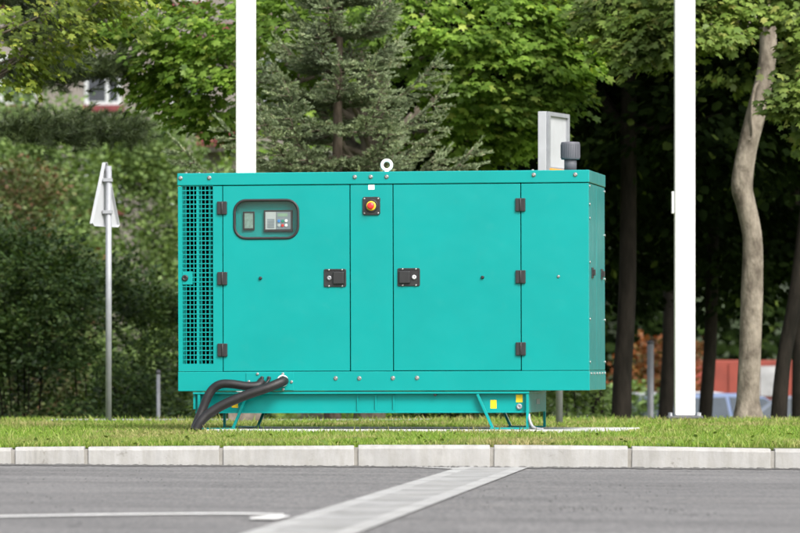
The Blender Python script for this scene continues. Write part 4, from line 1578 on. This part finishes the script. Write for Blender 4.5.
def build_bushes():
    rng = np.random.default_rng(61)
    g = 'dark shrubs along the back of the lawn'
    bush(rng, 'hedge_shrub', 25, 60, 62, 232, .06, M['leaf_hedge'], 'dense dark green shrub at the left edge of the photo', g, ncl=34, per=50, nleaf=14, depth=.9)
    bush(rng, 'hedge_shrub', 92, 60.5, 58, 250, .06, M['leaf_hedge'], 'dense dark green shrub behind the post of the road sign', g, ncl=32, per=50, nleaf=14, depth=.9)
    bush(rng, 'hedge_shrub', 146, 62, 38, 285, .06, M['leaf_hedge'], 'dark green shrub between the road sign and the generator', g, ncl=22, per=50, nleaf=14, depth=.8)
    bush(rng, 'hedge_shrub', -60, 60, 60, 215, .06, M['leaf_hedge'], 'dense dark green shrub beyond the left edge of the photo', g, ncl=22, per=50, nleaf=14, depth=.9)
    bush(rng, 'low_shrub', 215, 51.5, 40, 395, .06, M['leaf_hedge'], 'low green shrub seen under the left end of the generator', 'low shrubs behind the generator', ncl=12, depth=.5, cr=.16)
    bush(rng, 'low_shrub', 440, 52.5, 46, 396, .06, M['leaf_hedge'], 'low green shrub seen under the middle of the generator', 'low shrubs behind the generator', ncl=12, depth=.5, cr=.16)
    bush(rng, 'low_shrub', 575, 56.0, 34, 372, .07, M['leaf_olive'], 'low green shrub seen under the right end of the generator', 'low shrubs behind the generator', ncl=14, depth=.6, cr=.2)
    g2 = 'pale green shrubs in front of the building'
    bush(rng, 'pale_shrub', 52, 84, 46, 104, .075, M['leaf_olive'], 'pale olive shrub above the dark shrubs, left of the road sign', g2, ncl=42, depth=1.4, cr=.55, per=60, nleaf=13, tmpl=BROAD)
    bush(rng, 'pale_shrub', 150, 86, 52, 128, .075, M['leaf_olive'], 'pale olive shrub between the road sign and the generator', g2, ncl=42, depth=1.4, cr=.55, per=60, nleaf=13, tmpl=BROAD)
    bush(rng, 'pale_shrub', 215, 88, 44, 166, .075, M['leaf_olive'], 'pale olive shrub behind the left pole of the generator', g2, ncl=30, depth=1.2, cr=.55, per=60, nleaf=13, tmpl=BROAD)
    bush(rng, 'pale_shrub', 5, 90, 46, 78, .08, M['leaf_olive'], 'pale olive shrub at the left edge behind the pine bough', g2, ncl=34, depth=1.4, cr=.6, per=60, nleaf=13, tmpl=BROAD)
    bush(rng, 'rust_shrub', 25, 76, 48, 165, .065, M['leaf_rust'], 'red brown leaved shrub at the left edge under the pine bough', None, ncl=26, depth=.8, cr=.36, per=60, nleaf=13, tmpl=BROAD)
    bush(rng, 'orange_shrub', 650, 102, 30, 342, .09, M['leaf_orange'], 'orange leaved shrub left of the right white pole', 'orange shrubs behind the wood', ncl=16, depth=.8, cr=.36, tmpl=BROAD)
    bush(rng, 'orange_shrub', 680, 103, 12, 345, .09, M['leaf_orange'], 'orange leaved shrub between the right white pole and the plane trunk', 'orange shrubs behind the wood', ncl=14, depth=.8, cr=.32, tmpl=BROAD)
    bush(rng, 'green_shrub', 632, 84, 15, 380, .10, M['leaf_olive'], 'small green shrub at the foot of the thin grey post', None, ncl=10, depth=.6, cr=.24)


build_bushes()


# =================================================================== BUILDING, CARS, RED TRAILER, FAR WOOD
def build_building():
    Y = 140.0; k = Y / F
    x0, x1 = P(-260, 0, Y).x, P(330, 0, Y).x
    root = empty('apartment_building', (x0, Y, -1.5))
    tag(root, 'beige apartment block with white windows and dark red bands behind the trees', 'building')
    W = x1 - x0; Ht = 15.5
    wall = basic('beige_render', (0.185, 0.165, 0.148), 0.85, var=0.1, scale=0.8, bump=.2, bscale=20)
    redm = basic('dark_red_band', (0.15, 0.022, 0.028), 0.7)
    gl = basic('dark_pane', (0.03, 0.035, 0.045), 0.12)
    mb = MB(); mb.box(0, W, 0, 9, 0, Ht); mb.build('wall', wall, root)
    mb = MB(); mb.box(-.3, W + .3, -.3, 9.3, Ht + .003, Ht + .35); mb.build('roof', redm, root)
    zs = HC + (YH - 105) * k + 1.5        # sill height of the visible window
    fl = 2.85
    xw = P(103, 0, Y).x - x0
    row = -1
    for f in range(-1, 3):
        z = zs + f * fl
        if z < .6 or z + 1.4 > Ht: continue
        for i in range(-3, 4):
            cx = xw + i * 2.35
            if cx < .9 or cx > W - .9: continue
            ww, hh = 1.0, 1.35
            mb = MB()
            t = .09
            mb.box(cx - ww / 2, cx + ww / 2, -.05, -.004, z, z + t); mb.box(cx - ww / 2, cx + ww / 2, -.05, -.004, z + hh - t, z + hh)
            for xx in (cx - ww / 2, cx - t / 2 + .12, cx + ww / 2 - t):
                mb.box(xx, xx + t, -.049, -.004, z + t, z + hh - t)
            fr = mb.build('window', M['silver'], root)
            mb = MB(); mb.box(cx - ww / 2 + t, cx + ww / 2 - t, -.022, -.006, z + t, z + hh - t); mb.build('pane', gl, fr)
            mb = MB(); mb.box(cx - ww / 2 - .08, cx + ww / 2 + .08, -.14, -.003, z - .17, z - .006); mb.build('sill', redm, fr)
    # dark red balcony front right of the pole gap
    a = P(196, 128, Y - .9); b = P(238, 146, Y - .9)
    for f in (-1, 0, 1, 2):
        za, zb_ = b.z + 1.5 + f * fl, a.z + 1.5 + f * fl
        if zb_ > Ht or za < .3: continue
        mb = MB(); mb.box(a.x - x0, a.x - x0 + 1.2, -.9, -.8, za, zb_); bo = mb.build('balcony', redm, root)
        mb = MB(); mb.box(a.x - x0, a.x - x0 + 1.2, -.799, -.003, za - .12, za - .003); mb.build('balcony_floor', wall, bo)


build_building()


def build_cars():
    gl = basic('car_glass', (0.03, 0.04, 0.05), 0.08, spec=.8)
    tyre = basic('tyre', (0.02, 0.02, 0.02), 0.8)
    lampm = basic('headlamp', (0.65, 0.66, 0.68), 0.15)
    tail = basic('tail_lamp', (0.4, 0.02, 0.02), 0.2)

    def car(px, Y, rot, colr, label):
        z0 = ground_z(Y)
        X = (px - 400) * Y / F
        root = empty('parked_car', (X, Y, z0), (0, 0, rot))
        tag(root, label, 'car', 'cars parked beyond the trees')
        paint = basic('car_paint', colr, 0.3, var=.03, coat=.6)
        # lofted body: lower shell and cabin from side profiles, tapered inwards at the roof
        low = [(-2.05, .32), (-2.10, .55), (-2.0, .86), (-1.2, .93), (1.0, .90), (1.75, .78), (2.05, .62), (2.08, .34), (1.75, .22), (-1.8, .22)]
        mb = MB()
        secs = []
        for y, s in ((-.84, .97), (-.80, 1.0), (.80, 1.0), (.84, .97)):
            secs.append([mb.bm.verts.new((x * s, y, .22 + (z - .22) * s)) for x, z in low])
        for a, b in zip(secs[:-1], secs[1:]):
            for i in range(len(low)):
                j = (i + 1) % len(low)
                f = mb.bm.faces.new((a[i], a[j], b[j], b[i])); f.smooth = True
        mb.bm.faces.new(secs[0]); mb.bm.faces.new(list(reversed(secs[-1])))
        cabt = [(-1.45, 1.42), (-.2, 1.47), (.55, 1.42)]
        cab = [(-1.95, .88), (-1.45, 1.40), (-.9, 1.46), (-.1, 1.47), (.5, 1.40), (1.25, .87)]
        ins = [.80, .62, .60, .60, .62, .80]
        L_ = [mb.bm.verts.new((x, -w, z)) for (x, z), w in zip(cab, ins)]
        R_ = [mb.bm.verts.new((x, w, z)) for (x, z), w in zip(cab, ins)]
        for i in range(5):
            mb.bm.faces.new((L_[i], L_[i + 1], R_[i + 1], R_[i])).smooth = True
        mb.bm.faces.new(L_); mb.bm.faces.new(list(reversed(R_)))
        body = mb.build('body', paint, root, bevel=.03, seg=2)
        # glazing
        def quad(pts, name):
            mb = MB()
            c = [Vector(p) for p in pts]
            nrm = (c[1] - c[0]).cross(c[2] - c[0]).normalized() * .012
            mb.prism([p - nrm for p in c], nrm * 2); mb.build(name, gl, root)
        lerp = lambda a, b, t: tuple(a[i] + (b[i] - a[i]) * t for i in range(3))
        quad([(1.18, -.72, .93), (1.18, .72, .93), (.56, .56, 1.38), (.56, -.56, 1.38)], 'windscreen')
        quad([(-1.88, -.72, .95), (-1.88, .72, .95), (-1.50, .56, 1.36), (-1.50, -.56, 1.36)], 'rear_window')
        for s in (-1, 1):
            quad([(-1.55, s * .775, .95), (-.42, s * .775, .95), (-.42, s * .622, 1.40), (-1.32, s * .628, 1.38)], 'side_window')
            quad([(-.34, s * .775, .95), (.98, s * .775, .95), (.48, s * .628, 1.37), (-.34, s * .622, 1.40)], 'side_window')
            mb = MB(); mb.box(1.86, 2.05, s * .72 - .14, s * .72 + .08, .60, .72); mb.build('headlight', lampm, root, bevel=.02)
            mb = MB(); mb.box(-2.09, -1.98, s * .70 - .12, s * .70 + .10, .62, .80); mb.build('tail_light', tail, root, bevel=.02)
            mb = MB(); mb.box(.82, .98, s * .90 - .07, s * .90 + .07, .92, 1.03); mb.build('mirror', paint, root, bevel=.02)
            for x in (-1.3, 1.32):
                mb = MB(); mb.lathe([(.30, -.10), (.32, -.07), (.32, .07), (.30, .10)], (x, s * .78, .32), 24, axis='y')
                wh = mb.build('wheel', tyre, root)
                mb = MB(); mb.lathe([(.19, -.112), (.20, .112)], (x, s * .78, .32), 16, axis='y'); mb.build('rim', M['silver'], wh)
        return root
    car(722, 92, R(35), (0.10, 0.14, 0.24), 'blue parked car left of the plane trunk')
    car(655, 94, R(120), (0.40, 0.41, 0.43), 'pale silver parked car behind the thin grey post')
    car(805, 91, R(175), (0.10, 0.12, 0.16), 'dark grey parked car at the right edge of the photo')
    car(704, 97, R(25), (0.42, 0.43, 0.45), 'white parked car just right of the right white pole')


build_cars()


def build_trailer():
    Y = 108; k = Y / F
    z0 = ground_z(Y)
    x0, x1 = P(694, 0, Y).x, P(830, 0, Y).x
    root = empty('red_trailer', (x0, Y, z0)); tag(root, 'red box trailer with a white panel behind the parked cars', 'trailer')
    redp = basic('red_box_paint', (0.19, 0.034, 0.022), 0.8, var=.2, scale=2)
    top = HC + (YH - 360) * k - z0
    W = x1 - x0 + 2.5
    mb = MB(); mb.box(0, W, 0, 2.4, .75, top)
    n = 14
    body = mb.build('box_body', redp, root, bevel=.03)
    mb = MB()
    for i in range(n + 1):
        x = W * i / n
        mb.box(x - .03, x + .03, -.04, -.002, .8, top - .08)
    mb.build('side_rib', redp, body)
    mb = MB(); mb.box(0.1, W - .1, .3, 2.1, .55, .745); mb.build('chassis', M['stack'], root)
    a, b = P(760, 366, Y), P(778, 396, Y)
    mb = MB(); mb.box(a.x - x0, b.x - x0, -.06, -.045, b.z - z0, a.z - z0); mb.build('white_panel', M['stack_light'], body)
    for x in (W * .25, W * .78):
        for y in (.3, 2.0):
            mb = MB(); mb.lathe([(.36, -.12), (.40, -.09), (.40, .09), (.36, .12)], (x, y, .40), 22, axis='y'); mb.build('wheel', M['rubber'], root)


build_trailer()


def build_far_wood():
    rng = np.random.default_rng(71)
    screenm = basic('screen_green', (0.018, 0.028, 0.010), 0.95, var=.4, scale=.25)  # added rise, keeps bright sky out of the gaps between trees
    mb = MB(); bm = mb.bm
    xs = np.linspace(-160, 160, 41); ys = [158, 166, 176, 190, 215, 260, 340]
    hs = [-1.5, 6, 15, 22, 26, 28, 20]
    rows = [[bm.verts.new((x, y + 4 * math.sin(x * .13), -1.5 + (h + 1.5 + (2.5 * math.sin(x * .21) + 1.5 * math.sin(x * .53)) * (h > 0)) * float(np.interp(x, [10, 15], [1, .04])))) for x in xs] for y, h in zip(ys, hs)]  # lowered on the right so the end panel reflects sky
    for j in range(len(ys) - 1):
        for i in range(len(xs) - 1):
            bm.faces.new((rows[j][i], rows[j][i + 1], rows[j + 1][i + 1], rows[j + 1][i])).smooth = True
    tag(mb.build('sky_screen', screenm), 'added dark green rise blocking the sky far behind everything', 'sky_screen', kind='structure')
    # a belt of far trees that reads as one mass
    def belt(x0, x1, y0, y1, zt, n, leaf, mat, name, label):
        cl = []
        for _ in range(n):
            cl.append(((rng.uniform(x0, x1), rng.uniform(y0, y1), -1.4 + (zt + 1.4) * rng.random() ** .9), rng.uniform(.7, 1.4)))
        o = make_crown(name, rng, cl, 12, .9, 9, leaf, mat, None, (0, y1 + 10, 0), tmpl=BROAD, tilt=.6)
        tag(o, label, 'wood', kind='stuff')
    belt(1.2, 12, 128, 136, 13, 260, .26, M['leaf_shaded'], 'far_wood', 'dark far wood seen between the shady trunks')
    belt(-34, -12, 100, 116, 11, 260, .24, M['leaf_maple'], 'far_foliage', 'far green wood beyond the left edge of the photo')
    belt(-3.4, 2.0, 126, 134, 12, 90, .24, M['leaf_maple'], 'far_foliage', 'far green foliage behind the spruce and maple')


build_far_wood()

# =================================================================== LIGHT, WORLD, CAMERA
SUN_EL, SUN_AZ = 43.0, 149.0      # azimuth clockwise from +Y: behind the camera, to the right


def build_light():
    w = bpy.data.worlds.new('World'); scene.world = w; w.use_nodes = True
    nt = w.node_tree
    for n in list(nt.nodes): nt.nodes.remove(n)
    out = nt.nodes.new('ShaderNodeOutputWorld')
    bg = nt.nodes.new('ShaderNodeBackground')
    sky = nt.nodes.new('ShaderNodeTexSky')
    sky.sky_type = 'NISHITA'
    sky.sun_disc = False
    sky.sun_elevation = R(SUN_EL)
    sky.sun_rotation = R(SUN_AZ)
    sky.air_density = 1.0; sky.dust_density = 4.0; sky.ozone_density = 1.0
    hs = nt.nodes.new('ShaderNodeHueSaturation')
    hs.inputs['Saturation'].default_value = 0.35      # thin cloud: a nearly white sky
    nt.links.new(sky.outputs[0], hs.inputs['Color'])
    nt.links.new(hs.outputs[0], bg.inputs['Color'])
    bg.inputs['Strength'].default_value = 0.13
    nt.links.new(bg.outputs[0], out.inputs[0])
    l = bpy.data.lights.new('sun', 'SUN')
    l.energy = 1.5; l.angle = R(22); l.color = (1.0, 0.965, 0.91)
    o = bpy.data.objects.new('sun', l); COL.objects.link(o)
    az, el = R(SUN_AZ), R(SUN_EL)
    d = Vector((math.sin(az) * math.cos(el), math.cos(az) * math.cos(el), math.sin(el)))
    o.rotation_euler = (-d).to_track_quat('-Z', 'Y').to_euler()
    o.location = d * 60


build_light()

cam = bpy.data.cameras.new('camera')
co = bpy.data.objects.new('camera', cam); COL.objects.link(co)
co.location = (0, 0, HC); co.rotation_euler = (R(90), 0, 0)
cam.sensor_width = 36.0; cam.sensor_fit = 'HORIZONTAL'
cam.lens = F / 800 * 36.0
cam.shift_y = (YH - 266.5) / 800
cam.clip_start = 0.5; cam.clip_end = 2500
cam.dof.use_dof = True; cam.dof.focus_distance = 35.8; cam.dof.aperture_fstop = 5.4
scene.camera = co

vs = scene.view_settings
vs.view_transform = 'Standard'; vs.look = 'None'; vs.gamma = 1.0; vs.use_curve_mapping = False
vs.exposure = 1.3
scene.render.engine = 'CYCLES'
scene.cycles.max_bounces = 8
scene.cycles.transparent_max_bounces = 12
